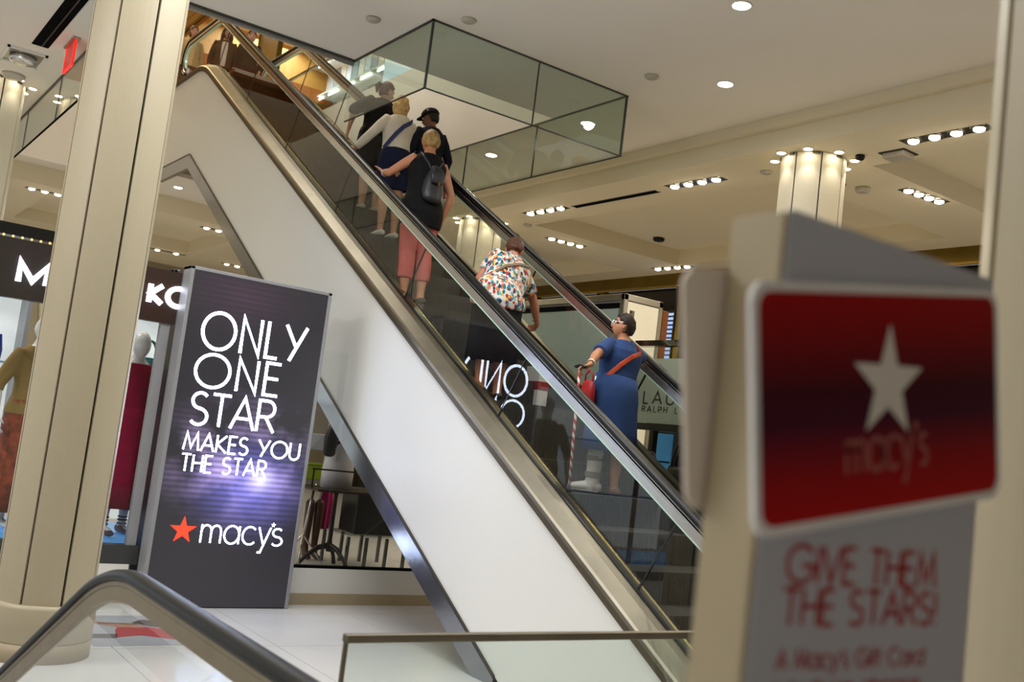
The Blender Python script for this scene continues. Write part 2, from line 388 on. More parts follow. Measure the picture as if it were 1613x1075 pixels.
obj('trim_edge', sweep(G(), [(Y0-.007, -1.46), (Y0-.007, -1.482), (Y0+.02, -1.482), (Y0+.02, -1.46)], r=.015, xs=[x for x in XS if x < -6.3]+[-6.3]), mat('trim_dark', (70, 66, 60), .4, .6), esc)
obj('deck_cover', sweep(G(), [(Y0-.01, -.045), (Y0-.01, .035), (Y0+.004, .052), (Y0+.11, .10), (YF-.03, .112), (YF-.03, -.045)]), STEELW, esc)
obj('deck_lip', sweep(G(), [(Y0-.012, -.05), (Y0-.012, .0), (Y0-.002, .0), (Y0-.002, -.05)]), mat('lip', (96, 86, 70), .5, .8), esc)
obj('deck_cover', sweep(G(), [(Y1+.01, -.045), (Y1+.01, .035), (Y1-.004, .052), (Y1-.11, .10), (YB+.03, .112), (YB+.03, -.045)]), STEELW, esc)
obj('glass_seal', sweep(G(), [(YF-.03, .06), (YF-.03, .122), (YF-.007, .125), (YF-.007, .06)]), BLACKR, esc)
obj('glass_seal', sweep(G(), [(YB-.03, .02), (YB-.03, .09), (YB-.007, .09), (YB-.007, .02)]), BLACKR, esc)
# glass panes with joints square to the slope
def glasspane(yc, a, b, nm='balustrade_glass'):
    sl = TT*.6
    def cut(X, o): return X+(o-.1)*.45
    g = G(); n = 14; vs = []; lo, hi = .09, .80
    pts0 = []; pts1 = []
    for i in range(n+1):
        Xa = a+(b-a)*i/n
        x0 = Xa; x1 = Xa+.32
        pts0.append((x0, zn(x0)+lo)); pts1.append((x1, zn(x1)+hi))
    rr = [[V((p0[0], yc-.006, p0[1])), V((p0[0], yc+.006, p0[1])), V((p1[0], yc+.006, p1[1])), V((p1[0], yc-.006, p1[1]))] for p0, p1 in zip(pts0, pts1)]
    return obj(nm, g.rings(rr), EGLASS, esc)
ed = [-17.7, -16.0, -14.4, -12.58, -10.75, -8.82, -6.95, -5.08, -3.4, -2.4]
for a, b in zip(ed[:-1], ed[1:]): glasspane(YF, a+.006, b-.006)
eb = [-17.7, -16.0, -14.4, -12.62, -10.82, -8.93, -7.06, -5.2, -3.4, -2.4]
for a, b in zip(eb[:-1], eb[1:]): glasspane(YB, a+.006, b-.006)
JT = mat('glass_joint', (26, 30, 28), .4)
for yc, L in ((YF, ed), (YB, eb)):
    for x in L[1:-1]:
        obj('glass_joint', G().rings([[V((x+q, yc-.0065, zn(x+q)+.09)), V((x+q, yc+.0065, zn(x+q)+.09)), V((x+.32+q, yc+.0065, zn(x+.32+q)+.80)), V((x+.32+q, yc-.0065, zn(x+.32+q)+.80))] for q in (-.006, .006)]), JT, esc)
# handrails with newel turns
def railpath(off, xa=-17.72, xb=-2.2, rn=.33):
    def z(X): return zn(X, .12)+off
    xs = [-17.4, -17.0, -16.75]+[-16.55+.05*i for i in range(18)]+[-15, -12.5, -10, -7.5, -5.5, -4.3]+[-4.1+.05*i for i in range(18)]+[-2.9, -2.5]
    c = (xa, z(xa)-rn); d = (xb, z(xb)-rn)
    up = [(c[0]-rn*math.sin(R(a)), c[1]+rn*math.cos(R(a))) for a in range(180, -1, -15)]
    dn = [(d[0]+rn*math.sin(R(a)), d[1]+rn*math.cos(R(a))) for a in range(0, 181, 15)]
    return up+[(x, z(x)) for x in xs]+dn
def alongrail(g, yc, off, prof, xa=-17.72, rn=.33):
    path = railpath(off, rn=rn); rr = []
    for i, (x, z) in enumerate(path):
        p = path[max(i-1, 0)]; q = path[min(i+1, len(path)-1)]
        t = V((q[0]-p[0], 0, q[1]-p[1])).normalized(); nrm = V((-t.z, 0, t.x))
        if nrm.z < 0 and -17.5 < x < -2.4: nrm = -nrm
        rr.append([V((x, yc+a, z))+nrm*b for a, b in prof])
    return g.rings(rr)
HR = [(-.040, -.028), (-.044, -.012), (-.036, .008), (-.018, .016), (.018, .016), (.036, .008), (.044, -.012), (.040, -.028), (.026, -.034), (-.026, -.034)]
for yc in (YF, YB):
    obj('handrail', alongrail(G(), yc, .925, HR), BLACKR, esc, smooth=True)
    obj('rail_profile', alongrail(G(), yc, .925, [(-.027, -.03), (-.027, -.062), (-.020, -.07), (-.020, -.128), (.020, -.128), (.020, -.07), (.027, -.062), (.027, -.03)]), CHROME, esc)
    obj('rail_groove', alongrail(G(), yc, .925, [(-.0285, -.040), (-.0285, -.052), (.0285, -.052), (.0285, -.040)]), DARK, esc)
    obj('glass_edge_strip', alongrail(G(), yc, .925, [(-.022, -.126), (-.022, -.134), (.022, -.134), (.022, -.126)]), mat('edge_green', (190, 226, 205), .2, spec=.8), esc)
# inner decks, skirts and brass guards
for ya, yb, yg in ((YF+.012, 4.97, 4.965), (YB-.012, 6.04, 6.045)):
    obj('inner_deck', sweep(G(), [(ya, .05), (ya, .02), (yb, -.01), (yb, .03)]), mat('inner_deck', (82, 80, 74), .35, .8), esc)
    obj('skirt_panel', sweep(G(), [(yb, .03), (yb, -.32), (yb+(.012 if yb < 5.5 else -.012), -.32), (yb+(.012 if yb < 5.5 else -.012), .03)], floor_=.004), mat('skirt', (40, 39, 37), .4, .4), esc)
    obj('brass_guard', sweep(G(), [(yg-.012, .035), (yg-.012, -.0), (yg+.012, -.0), (yg+.012, .035)]), mat('guard', (190, 172, 120), .25, 1), esc)
# steps
SY0, SY1 = 4.985, 6.025
STEPM = mat('step_metal', (92, 88, 82), .5, .45, var=.1, scale=8)
def stepgeo(x, z):
    g = G(); n = 52; w = (SY1-SY0)/n
    prof = [(0, 0), (-.405, 0), (-.405, -.03), (-.05, -.05)]+[(-.03-.045*math.sin(PI*.5*q/4)*(1 if q else 0)*.4+.0, -.05-.19*q/4) for q in range(1, 5)]
    g.prism([(x+a-.006, SY0, z+b-.006) for a, b in [(0, 0), (-.40, 0), (-.40, -.235), (-.02, -.235)]], (0, SY1-SY0, 0))
    for i in range(n):
        y = SY0+i*w
        g.box(x-.40, x, y, y+w*.5, z-.006, z); g.box(x-.012, x+.001, y, y+w*.5, z-.232, z)
    return g
st0 = obj('step', stepgeo(-6.18, 1.48), STEPM, esc)
YEL = mat('yellow_marking', (206, 196, 40), .5)
YG = G().box(-6.56, -6.19, SY0, SY0+.05, 1.474, 1.4815).box(-6.56, -6.19, SY1-.05, SY1, 1.474, 1.4815).box(-6.57, -6.52, SY0, SY1, 1.474, 1.4812)
yl0 = None
for i in range(-6, 24):
    if i == 0: continue
    c = st0.copy(); COL.objects.link(c); c.location = V((-.40*i, 0, .231*i)); c.parent = esc; c.matrix_parent_inverse = st0.matrix_parent_inverse
    if i in (7, 8, 11, 12):
        g = G(); g.v = [p+V((-.40*i, 0, .231*i)) for p in YG.v]; g.f = YG.f
        d = obj('yellow_marking', g, YEL); d.parent = c; d.matrix_parent_inverse = Matrix.Translation(-V(c.location))
obj('landing_plate', G().box(-17.66, -15.75, SY0, SY1, 7.14, 7.2), STEEL, esc); obj('landing_plate', G().box(-3.6, -1.9, SY0, SY1, .002, .022), STEEL, esc)

# ------------------------------------------------------------------ figures
TORSO = [(.78, .155, .105, 0), (.88, .176, .128, -.012), (.95, .172, .126, -.012), (1.05, .148, .106, 0), (1.15, .148, .108, .004), (1.27, .166, .118, .004), (1.36, .172, .102, -.004), (1.42, .125, .078, -.006), (1.47, .060, .060, 0)]
def tinterp(u):
    if u <= TORSO[0][0]: return TORSO[0][1:]
    for a, b in zip(TORSO, TORSO[1:]):
        if u <= b[0]:
            k = (u-a[0])/(b[0]-a[0]); k = k*k*(3-2*k) if False else k
            return tuple(a[i]+(b[i]-a[i])*k for i in (1, 2, 3))
    return TORSO[-1][1:]
SKINM = {}
class Fig:
    def __init__(s, name, label, cat, base, ang, H, girth=1., lean=(0, 0), head=(0, 0, 0), arms=None, feet=None, skin=(196, 140, 108), face=True, group=None, armgirth=None, headsize=1.):
        s.root = thing(name, label, cat, base, group)
        s.b = V(base); s.k = H/1.70; s.g = girth; s.lean = lean; s.ag = armgirth or (1+(girth-1)*.6)
        a = R(ang); s.fw = V((math.cos(a), math.sin(a), 0)); s.lf = V((-math.sin(a), math.cos(a), 0))
        s.head = head; s.face = face; s.hs = headsize
        s.skin = mat('skin_%d_%d_%d' % skin, skin, .5, var=.05) if face else mat('mannequin_white_%d' % skin[0], skin, .3, var=.01)
        s.arms = arms or {}; s.feet = feet or {}
        s.joints()
    def L(s, f, l, u):
        # canonical local point (1.70 m figure) to world; the part above the hips leans
        p, r = R(s.lean[0]), R(s.lean[1]); q = max(0, min(1, (u-.86)/.22)); q = q*q*(3-2*q)
        p *= q; r *= q; z = u-.90; 
        f2 = f*math.cos(p)+z*math.sin(p) if q else f; z2 = -f*math.sin(p)+z*math.cos(p) if q else z
        l2 = l*math.cos(r)+z2*math.sin(r) if q else l; z3 = -l*math.sin(r)+z2*math.cos(r) if q else z2
        return s.b+(s.fw*f2+s.lf*l2+V((0, 0, 1))*(z3+.90))*s.k
    def side(s, u):
        return (s.L(0, .1, u)-s.L(0, -.1, u)).normalized()
    def joints(s):
        s.J = {}
        for sg, n in ((1, 'L'), (-1, 'R')):
            fo = s.feet.get(n, (0, .09, 0)); hip = s.L(0, sg*.088, .87); ank = s.b+(s.fw*(fo[0]-.03)+s.lf*sg*fo[1]+V((0, 0, 1))*(.085+fo[2]))*s.k
            kn = (hip+ank)/2+s.fw*(.02+.02*(1 if fo[2] else 0)+.35*fo[2])*s.k
            s.J['hip'+n], s.J['knee'+n], s.J['ank'+n] = hip, kn, ank
            sh = s.L(-.005, sg*(.165+.02*(s.g-1)), 1.375)
            t = s.arms.get(n); 
            if t is None: t = dict(local=(.02, sg*(.245+.12*(s.g-1)), .86))
            wr = V(t['world']) if 'world' in t else s.L(*t['local'])
            l1, l2 = .285*s.k, .25*s.k; d = wr-sh; D = min(d.length, (l1+l2)*.995); dn = d.normalized(); wr = sh+dn*D
            ca = (l1*l1+D*D-l2*l2)/(2*l1*D); ca = max(-1, min(1, ca)); sa = math.sqrt(1-ca*ca)
            pole = t.get('pole', (-.6, sg*.6, -.5)); pw = s.fw*pole[0]+s.lf*pole[1]+V((0, 0, 1))*pole[2]
            pw = (pw-dn*pw.dot(dn)).normalized()
            el = sh+dn*(l1*ca)+pw*(l1*sa)
            s.J['sh'+n], s.J['el'+n], s.J['wr'+n] = sh, el, wr
        y, p, r = (R(x) for x in s.head)
        nb = s.L(0, 0, 1.45); s.J['neck'] = nb
        fwd = (s.L(.1, 0, 1.4)-s.L(0, 0, 1.4)).normalized()*.6+s.fw*.4; fwd.normalize()
        up = V((0, 0, 1))*.55+(s.L(0, 0, 1.45)-s.L(0, 0, 1.3)).normalized()*.45; up = (up-fwd*up.dot(fwd)).normalized(); lf = up.cross(fwd)
        # yaw (to the left), pitch (up), roll
        M = Matrix((fwd, lf, up)).transposed()
        Q = Matrix.Rotation(y, 3, 'Z') @ Matrix.Rotation(-p, 3, 'Y') @ Matrix.Rotation(r, 3, 'X')
        s.HM = M @ Q
        s.hc = nb+(up*.125+s.HM @ V((.028, 0, .02)))*s.k
    def hp(s, f, l, u): return s.hc+s.HM @ V((f, l, u))*s.k*s.hs
    def body(s, voxel=None):
        g = G(); k = s.k; gg = s.g
        us = [.80, .88, .95, 1.05, 1.15, 1.27, 1.36, 1.42, 1.47]
        g.loft([s.L(tinterp(u)[2], 0, u) for u in us], [(tinterp(u)[0]*gg*k if u < 1.4 else tinterp(u)[0]*k, tinterp(u)[1]*gg*k if u < 1.4 else tinterp(u)[1]*k) for u in us], [s.side(u) for u in us], n=18)
        for n, sg in (('L', 1), ('R', -1)):
            J = s.J; q = 1+(gg-1)*.7
            h, kn, a = J['hip'+n], J['knee'+n], J['ank'+n]
            cb = -s.fw*.014*k
            g.loft([h+V((0, 0, .05))*k, h.lerp(kn, .35), kn.lerp(h, .12), kn, kn.lerp(a, .28)+cb, kn.lerp(a, .6)+cb*.6, a.lerp(kn, .12), a-V((0, 0, .03))*k], [r*k*q for r in (.088, .080, .058, .053, .056, .047, .035, .034)], n=12)
            toe = a+s.fw*.16*k-V((0, 0, .055))*k
            if s.face is not None: g.loft([a-s.fw*.045*k-V((0, 0, .045))*k, a+s.fw*.05*k-V((0, 0, .045))*k, toe], [(.034*k, .036*k), (.040*k, .034*k), (.036*k, .020*k)], s.lf)
            sh, el, wr = J['sh'+n], J['el'+n], J['wr'+n]; ga = s.ag; inn = s.L(0, sg*.09, 1.36)
            g.loft([inn, sh, sh.lerp(el, .3), el.lerp(sh, .12), el, el.lerp(wr, .3), wr.lerp(el, .15), wr], [r*k*x for r, x in ((.05, 1), (.052, ga), (.047, ga), (.038, ga), (.037, ga), (.038, ga), (.026, 1), (.024, 1))], n=12)
            s.hand(g, n, sg)
        # neck and head
        nb = s.J['neck']; g.loft([nb-(s.L(0, 0, 1.45)-s.L(0, 0, 1.40)), nb, s.hp(-.012, 0, -.06)], [.058*k*(1+(gg-1)*.4), .053*k*(1+(gg-1)*.4), .052*k], n=14)
        def hd(d, q):
            q = q.copy()
            if d.z < 0:
                t = -d.z; q.y *= 1-.30*t**1.6; q.x += .012*t if d.x > 0 else .030*t*(1 if d.x < 0 else 0)
            if d.x > .2: q.x -= .010*(1-abs(d.z))
            if .0 < d.z < .35 and d.x > .5 and abs(d.y) > .18: q.x -= .006
            return q
        K = s.HM.to_4x4() if False else s.HM
        hm = Matrix([[K[i][j]*k*s.hs for j in range(3)] for i in range(3)])
        g.ball(s.hc, .100, .078, .118, hm, 22, 16, hd)
        if s.face:
            g.loft([s.hp(.086, 0, .02), s.hp(.100, 0, -.012), s.hp(.108, 0, -.028)], [.008*k, .011*k, .014*k], n=8)
            g.loft([s.hp(.080, 0, -.058), s.hp(.092, 0, -.060)], [(.022*k, .008*k), (.018*k, .007*k)], s.HM @ V((0, 1, 0)), n=8)
            for sg in (1, -1):
                g.loft([s.hp(-.004, sg*.078, .026), s.hp(-.010, sg*.086, .004), s.hp(.0, sg*.080, -.028)], [(.016*k, .006*k), (.018*k, .007*k), (.010*k, .006*k)], s.HM @ V((1, 0, 0)), n=8)
        vx = (voxel or .0085)*k
        o = obj('body', g, s.skin, s.root, voxel=vx, it=3)
        if s.face:
            for sg in (1, -1):
                obj('eye', G().ball(s.hp(.083, sg*.032, .012), .011*k, n=10, k=8), mat('eye_white', (226, 222, 214), .2, var=0), s.root, True)
                obj('pupil', G().ball(s.hp(.091, sg*.032, .012), .005*k, n=8, k=6), mat('eye_dark', (40, 26, 18), .2, var=0), s.root, True)
                obj('eyebrow', G().loft([s.hp(.090, sg*.016, .034), s.hp(.088, sg*.034, .040), s.hp(.078, sg*.050, .034)], [.0035*k]*3, n=6), mat('eyebrow', (70, 48, 34), .8, var=0), s.root)
            obj('mouth', G().loft([s.hp(.089, .022, -.060), s.hp(.098, 0, -.058), s.hp(.089, -.022, -.060)], [(.002*k, .002*k), (.004*k, .006*k), (.002*k, .002*k)], s.HM @ V((1, 0, 0)), n=8), mat('lips', (150, 76, 70), .5, var=0), s.root, True)
        return o
    def hand(s, g, n, sg):
        k = s.k; t = s.arms.get(n, {}); J = s.J; wr, el = J['wr'+n], J['el'+n]
        d = (wr-el).normalized(); d = V(t['dir']).normalized() if 'dir' in t else d
        pn = V(t['palm']) if 'palm' in t else s.lf*(-sg)          # palm normal
        pn = (pn-d*pn.dot(d)).normalized(); sd = d.cross(pn).normalized()
        thumb = s.fw+V((0, 0, .2)); 
        if 'thumb' in t: thumb = V(t['thumb'])
        if sd.dot(thumb) < 0: sd = -sd
        curl = t.get('curl', 25)
        pc = wr+d*.085*k
        g.loft([wr-d*.01*k, wr+d*.03*k, wr+d*.088*k], [(.024*k, .017*k), (.036*k, .015*k), (.040*k, .013*k)], sd, n=12)
        for i, (o_, ln) in enumerate(((.030, .072), (.010, .080), (-.010, .075), (-.029, .060))):
            p = wr+d*.080*k+sd*o_*k; pts = [p]; a = 0; dd = d
            for j, fr in enumerate((.42, .32, .26)):
                a += R(curl*(.8 if j == 0 else 1)); dd = d*math.cos(a)+pn*math.sin(a); p = p+dd*ln*fr*k*1.05; pts.append(p)
            g.loft(pts, [.0092*k, .0090*k, .0082*k, .0068*k], n=8)
        p = wr+d*.025*k+sd*.028*k; q = p+(d*.6+sd*.75+pn*.25).normalized()*.038*k; r = q+(d*.85+sd*.3+pn*.35).normalized()*.034*k
        g.loft([p, q, r], [.013*k, .011*k, .008*k], n=8)
    def ts(s, u, infl): a, b, f = tinterp(u); return (a*s.g+infl, b*s.g+infl, f)
    def top(s, m, hem=.90, infl=.014, sleeve=1., flare=0, name='shirt', neck=1.45, label=None, sl_infl=.014, arm=True):
        g = G(); k = s.k; us = [hem]+[u for u in (.88, .95, 1.05, 1.15, 1.27, 1.36, 1.41) if u > hem+.02]+[neck]
        rad = []
        for u in us:
            a, b, f = s.ts(u, infl+flare*max(0, (1.05-u)))
            if u >= 1.41: a, b = tinterp(u)[0]+infl+.004, tinterp(u)[1]+infl+.004
            elif hem < 1.0 and u < 1.15 and flare: a = max(a, s.ts(1.15, infl)[0]); b = max(b, s.ts(1.15, infl)[1])
            rad.append((a*k, b*k))
        g.loft([s.L(tinterp(u)[2], 0, u) for u in us], rad, [s.side(u) for u in us], n=20, round_=False)
        if sleeve > 0:
            for n, sg in (('L', 1), ('R', -1)):
                sh, el, wr = s.J['sh'+n], s.J['el'+n], s.J['wr'+n]; ga = s.ag; inn = s.L(0, sg*.08, 1.355); q = sl_infl*k
                pts = [inn, sh]; rd = [.056*k+q*.5, .053*k*ga+q]
                if sleeve <= .5: pts += [sh.lerp(el, .35), sh.lerp(el, sleeve*2*.85)]; rd += [.050*k*ga+q*1.1, .046*k*ga+q*1.4]
                else:
                    e2 = el.lerp(wr, (sleeve-.5)*2*.94); pts += [sh.lerp(el, .35), el.lerp(sh, .1), el, el.lerp(e2, .4), e2]; rd += [.049*k*ga+q, .040*k*ga+q, .039*k*ga+q, .039*k*ga+q, .028*k+q]
                g.loft(pts, rd, n=14, round_=False)
        else:
            for sg in (1, -1): g.loft([s.L(0, sg*.08, 1.36), s.L(0, sg*.150, 1.388)], [(.052*k+.01, .062*k), (.030*k, .050*k)], n=12)
        return obj(name, g, m, s.root, voxel=.010*k, label=label, it=3)
    def trousers(s, m, to=0.0, infl=.014, name='trousers', label=None, wide=0):
        g = G(); k = s.k; us = [.79, .88, .95, 1.03]
        g.loft([s.L(tinterp(u)[2], 0, u) for u in us], [((s.ts(u, infl)[0])*k, (s.ts(u, infl)[1])*k) for u in us], [s.side(u) for u in us], n=18, round_=False)
        q = 1+(s.g-1)*.7
        for n in 'LR':
            h, kn, a = s.J['hip'+n], s.J['knee'+n], s.J['ank'+n]; cb = -s.fw*.012*k; e = a.lerp(kn, to) if to < 1 else kn.lerp(h, to-1)
            r = [.092, .084, .064, .060]; pts = [h+V((0, 0, .05))*k, h.lerp(kn, .35), kn.lerp(h, .12), kn]
            if to < 1: pts += [kn.lerp(e, .5)+cb, e]; r += [.060+wide, .050+.012*to+wide]
            else: pts = [h+V((0, 0, .05))*k, h.lerp(e, .5), e]; r = [.092, .088, .084]
            g.loft(pts, [(x*q+infl)*k for x in r], n=14, round_=False)
        return obj(name, g, m, s.root, voxel=.010*k, label=label)
    def skirt(s, m, u0=1.04, u1=.5, infl=.016, flare=.06, name='skirt', label=None):
        g = G(); k = s.k; us = [u0, .97, .88, .78]; us = [u for u in us if u <= u0]+[u1+(.78-u1)*.5, u1]
        rd = []; pts = []; sd = []
        for u in us:
            a, b, f = s.ts(max(u, .86), infl); t = max(0, (.86-u)/max(.05, .86-u1)); a += flare*t; b += flare*t
            rd.append((a*k, b*k)); pts.append(s.L(f, 0, u)); sd.append(s.side(u))
        n = 36; rr = []
        for i, u in enumerate(us):
            t = max(0, (.86-u)/max(.05, .86-u1)); sdv = sd[i]; fv = sdv.cross(V((0, 0, 1))).normalized()
            rr.append([pts[i]+sdv*rd[i][0]*math.cos(2*PI*j/n)*(1+.05*t*math.sin(9*2*PI*j/n))+fv*rd[i][1]*math.sin(2*PI*j/n)*(1+.06*t*math.sin(9*2*PI*j/n+1)) for j in range(n)])
        return obj(name, g.rings(rr), m, s.root, True, label=label)
    def shoes(s, m, name='shoe', only='LR', h=.03):
        k = s.k
        for n in only:
            a = s.J['ank'+n]; z0 = V((0, 0, 1))
            g = G(); dz = a-z0*.085*k
            g.loft([dz-s.fw*.055*k+z0*.035*k, dz+s.fw*.02*k+z0*.038*k, dz+s.fw*.10*k+z0*.030*k, dz+s.fw*.185*k+z0*.022*k], [(.036*k, .036*k), (.040*k, .040*k), (.046*k, .031*k), (.036*k, .021*k)], s.lf, n=14)
            for i, p in enumerate(g.v):
                if p.z < dz.z+.002: p.z = dz.z+.002
            obj(name, g, m, s.root, True)
    def hair(s, m, style='short', amp=.006, name='hair', vol=1.):
        k = s.k; g = G()
        def fn(d, q):
            n = noise.noise(V(d)*5+V((s.b.x, s.b.y, 1)))*amp+noise.noise(V(d)*14+V((1, s.b.y, 1)))*amp*.7
            q = q*(1+n/.1)
            face = d.x > (.30 if d.z < .25 else .62+.2*(d.z-.25)) and d.z < .62
            if style in ('short', 'cropped', 'tail'): low = d.z < (-.42 if d.x < -.25 else -.02) and not (d.x < -.25 and d.z > -.55)
            else: low = d.z < -.97
            if style in ('short', 'cropped', 'tail') and d.z < -.25 and d.x > -.35: low = True
            if style == 'bob' and d.z < 0 and d.x < .35: q.z *= 1.25; q.y *= 1.04; q.x -= .01
            if face or low: q = q*.80
            return q
        hm = Matrix([[s.HM[i][j]*k*s.hs*vol for j in range(3)] for i in range(3)])
        g.ball(s.hp(-.004, 0, .006), .113, .091, .131, hm, 40, 28, fn)
        if style == 'tail':
            g.loft([s.hp(-.10, 0, .05), s.hp(-.145, 0, .045), s.hp(-.165, 0, .0), s.hp(-.150, 0, -.075)], [.022*k, .030*k, .032*k, .012*k], n=12)
        if style == 'long':
            g.loft([s.hp(-.05, 0, .02), s.hp(-.075, 0, -.08), s.hp(-.07, 0, -.20), s.hp(-.06, 0, -.27)], [(.085*k, .045*k), (.095*k, .05*k), (.09*k, .04*k), (.06*k, .02*k)], s.HM @ V((0, 1, 0)), n=16)
            for sg in (1, -1): g.loft([s.hp(.02, sg*.075, .03), s.hp(.03, sg*.088, -.09), s.hp(.02, sg*.09, -.22)], [.028*k, .034*k, .02*k], n=10)
        return obj(name, g, m, s.root, True)
    def surf(s, u, ang, ex=.02):
        a, b, f = s.ts(u, ex)
        if u > 1.37: a, b = tinterp(u)[0]+ex+.01, tinterp(u)[1]+ex+.01
        c = s.L(f, 0, u); th = R(ang); sd = s.side(u); ff = (s.L(.1, 0, u)-s.L(0, 0, u)).normalized()
        return c+(ff*b*math.cos(th)+sd*a*math.sin(th))*s.k, (ff*math.cos(th)/b+sd*math.sin(th)/a).normalized()
    def strap(s, path, m, parent, wd=.018, ex=.024, name='strap', th=.004):
        P = [s.surf(u, a, ex) for u, a in path]; pts = [p for p, _ in P]; k = len(pts); sd = []
        for i in range(k):
            t = (pts[min(i+1, k-1)]-pts[max(0, i-1)]).normalized(); sd.append(t.cross(P[i][1]).normalized())
        return obj(name, G().loft(pts, [(wd*s.k, th*s.k)]*k, sd, n=8), m, parent)
    def bracelet(s, n, m, r=.033, w=.012, at=.05, name='wristwatch'):
        wr, el = s.J['wr'+n], s.J['el'+n]; d = (el-wr).normalized(); a = d.orthogonal().normalized(); b = d.cross(a); k = s.k; c = wr+d*at*k
        rr = []
        for q, e in ((r, -w), (r+.004, -w), (r+.004, w), (r, w)): rr.append([c+d*e*k+(a*math.cos(2*PI*i/16)+b*math.sin(2*PI*i/16))*q*k for i in range(16)])
        return obj(name, G().rings(rr, caps=False, closed=True), m, s.root, True)

def cloth(name, rgb, rough=.85, var=.08): return mat(name, rgb, rough, var=var, scale=9, bump=.25, bscale=14, spec=.2)
def hairm(name, rgb):
    if name in MATS: return MATS[name]
    mt = mat(name, rgb, .55, var=.45, scale=22, bump=.5, bscale=45, spec=.35)
    return mt
FLO = None
def floralmat():
    mt = bpy.data.materials.new('floral_print'); mt.use_nodes = True; nt = mt.node_tree; b = nt.nodes['Principled BSDF']; b.inputs['Roughness'].default_value = .85
    tc = nt.nodes.new('ShaderNodeTexCoord'); prev = None
    base = (*lin((226, 216, 208)), 1)
    for i, (sc_, thr, c, off) in enumerate(((21, .38, (212, 120, 70), 0), (23, .34, (176, 44, 52), 3.1), (20, .35, (40, 120, 140), 7.7), (26, .31, (30, 60, 86), 12.3), (29, .24, (214, 196, 60), 17.9), (23, .26, (120, 180, 168), 23.3))):
        mp = nt.nodes.new('ShaderNodeMapping'); mp.inputs['Location'].default_value = (off, off*.7, off*.3); mp.inputs['Rotation'].default_value = (.3*i, .5*i, .2*i); mp.inputs['Scale'].default_value = (1, 1, .6)
        nz = nt.nodes.new('ShaderNodeTexNoise'); nz.inputs['Scale'].default_value = 14; mxv = nt.nodes.new('ShaderNodeMix'); mxv.data_type = 'VECTOR'; mxv.inputs[0].default_value = .04
        nt.links.new(tc.outputs['Object'], nz.inputs['Vector']); nt.links.new(tc.outputs['Object'], mxv.inputs[4]); nt.links.new(nz.outputs['Color'], mxv.inputs[5]); nt.links.new(mxv.outputs[1], mp.inputs['Vector'])
        vo = nt.nodes.new('ShaderNodeTexVoronoi'); vo.inputs['Scale'].default_value = sc_; nt.links.new(mp.outputs[0], vo.inputs['Vector'])
        lt = nt.nodes.new('ShaderNodeMath'); lt.operation = 'LESS_THAN'; lt.inputs[1].default_value = thr; nt.links.new(vo.outputs['Distance'], lt.inputs[0])
        mx = nt.nodes.new('ShaderNodeMix'); mx.data_type = 'RGBA'; nt.links.new(lt.outputs[0], mx.inputs[0])
        if prev is None: mx.inputs[6].default_value = base
        else: nt.links.new(prev, mx.inputs[6])
        mx.inputs[7].default_value = (*lin(c), 1); prev = mx.outputs[2]
    nt.links.new(prev, b.inputs['Base Color'])
    return mt

BLK = cloth('black_cloth', (20, 19, 20)); NAVY = cloth('navy_cloth', (28, 34, 62)); WHT = cloth('white_knit', (222, 214, 200)); BLUE = cloth('blue_linen', (50, 74, 122)); PINK = cloth('coral_cloth', (196, 96, 92)); DKC = cloth('charcoal_cloth', (26, 25, 28))
SHOEB = mat('black_leather', (24, 22, 22), .4); METAL = CHROME; WATCH = mat('watch_white', (226, 220, 206), .3)
UPH = 180     # facing up the escalator (-X)

# woman in the blue dress with the boot and the cane
bl = Fig('person', 'short dark-haired woman in a blue dress with an orange crossbody strap, lowest on the escalator', 'person', (-6.42, 5.57, 1.485), UPH, 1.50, 1.26, (2, -7), (56, 10, 0),
         {'L': dict(world=(-6.15, 4.99, 2.42), pole=(-.3, .8, -.4), dir=(-.75, -.45, -.35), palm=(0, 0, -1), curl=50), 'R': dict(world=(-6.75, 6.12, 2.66), pole=(.1, -.9, .1), dir=(-.9, .1, .1), palm=(0, 0, -1), curl=30)}, {'L': (.10, .10, 0), 'R': (0, .10, 0)}, (188, 128, 92))
bl.body(); bl.top(BLUE, 1.0, .018, .46, .0, 'dress_top'); bl.skirt(BLUE, 1.10, .40, .034, .035, 'dress_skirt'); bl.hair(hairm('dark_hair', (40, 26, 20)), 'short', .007)
bl.shoes(mat('brown_sandal', (120, 74, 48), .5), 'sandal', 'R'); bl.bracelet('L', WATCH)
gl = G()
for sg in (1, -1):
    gl.tube([bl.hp(.112, sg*.034+.022*math.cos(a), .010+.022*math.sin(a)) for a in [2*PI*i/14 for i in range(15)]], .0016, 5)
    gl.tube([bl.hp(.110, sg*.056, .014), bl.hp(.02, sg*.086, .02)], .0015, 5)
gl.tube([bl.hp(.112, .012, .014), bl.hp(.112, -.012, .014)], .0016, 5)
obj('glasses', gl, CHROME, bl.root); obj('earring', G().ball(bl.hp(-.004, .088, -.034), .005, n=8, k=6), GOLD, bl.root, True)
a = bl.J['ankL']; zb = V((a.x, a.y, 1.485)); k = bl.k
bd_ = V((-.70, -.71, 0)); bs_ = V((.71, -.70, 0)); zu = V((0, 0, 1))
g = G().loft([zb-bd_*.05+zu*.05, zb+bd_*.02+zu*.05, zb+bd_*.13+zu*.04, zb+bd_*.215+zu*.03], [(.05, .046), (.055, .05), (.055, .035), (.042, .022)], bs_, n=16).loft([zb+V((.01, 0, .05)), zb+V((.015, 0, .16)), zb+V((.02, 0, .26)), zb+V((.02, 0, .33))], [(.056, .06), (.058, .06), (.064, .066), (.066, .068)], YU, n=16)
for p in g.v: p.z = max(p.z, 1.487)
bt = obj('walking_boot', g, mat('boot_white', (206, 200, 194), .6), bl.root, voxel=.007, label='white orthopaedic walking boot')
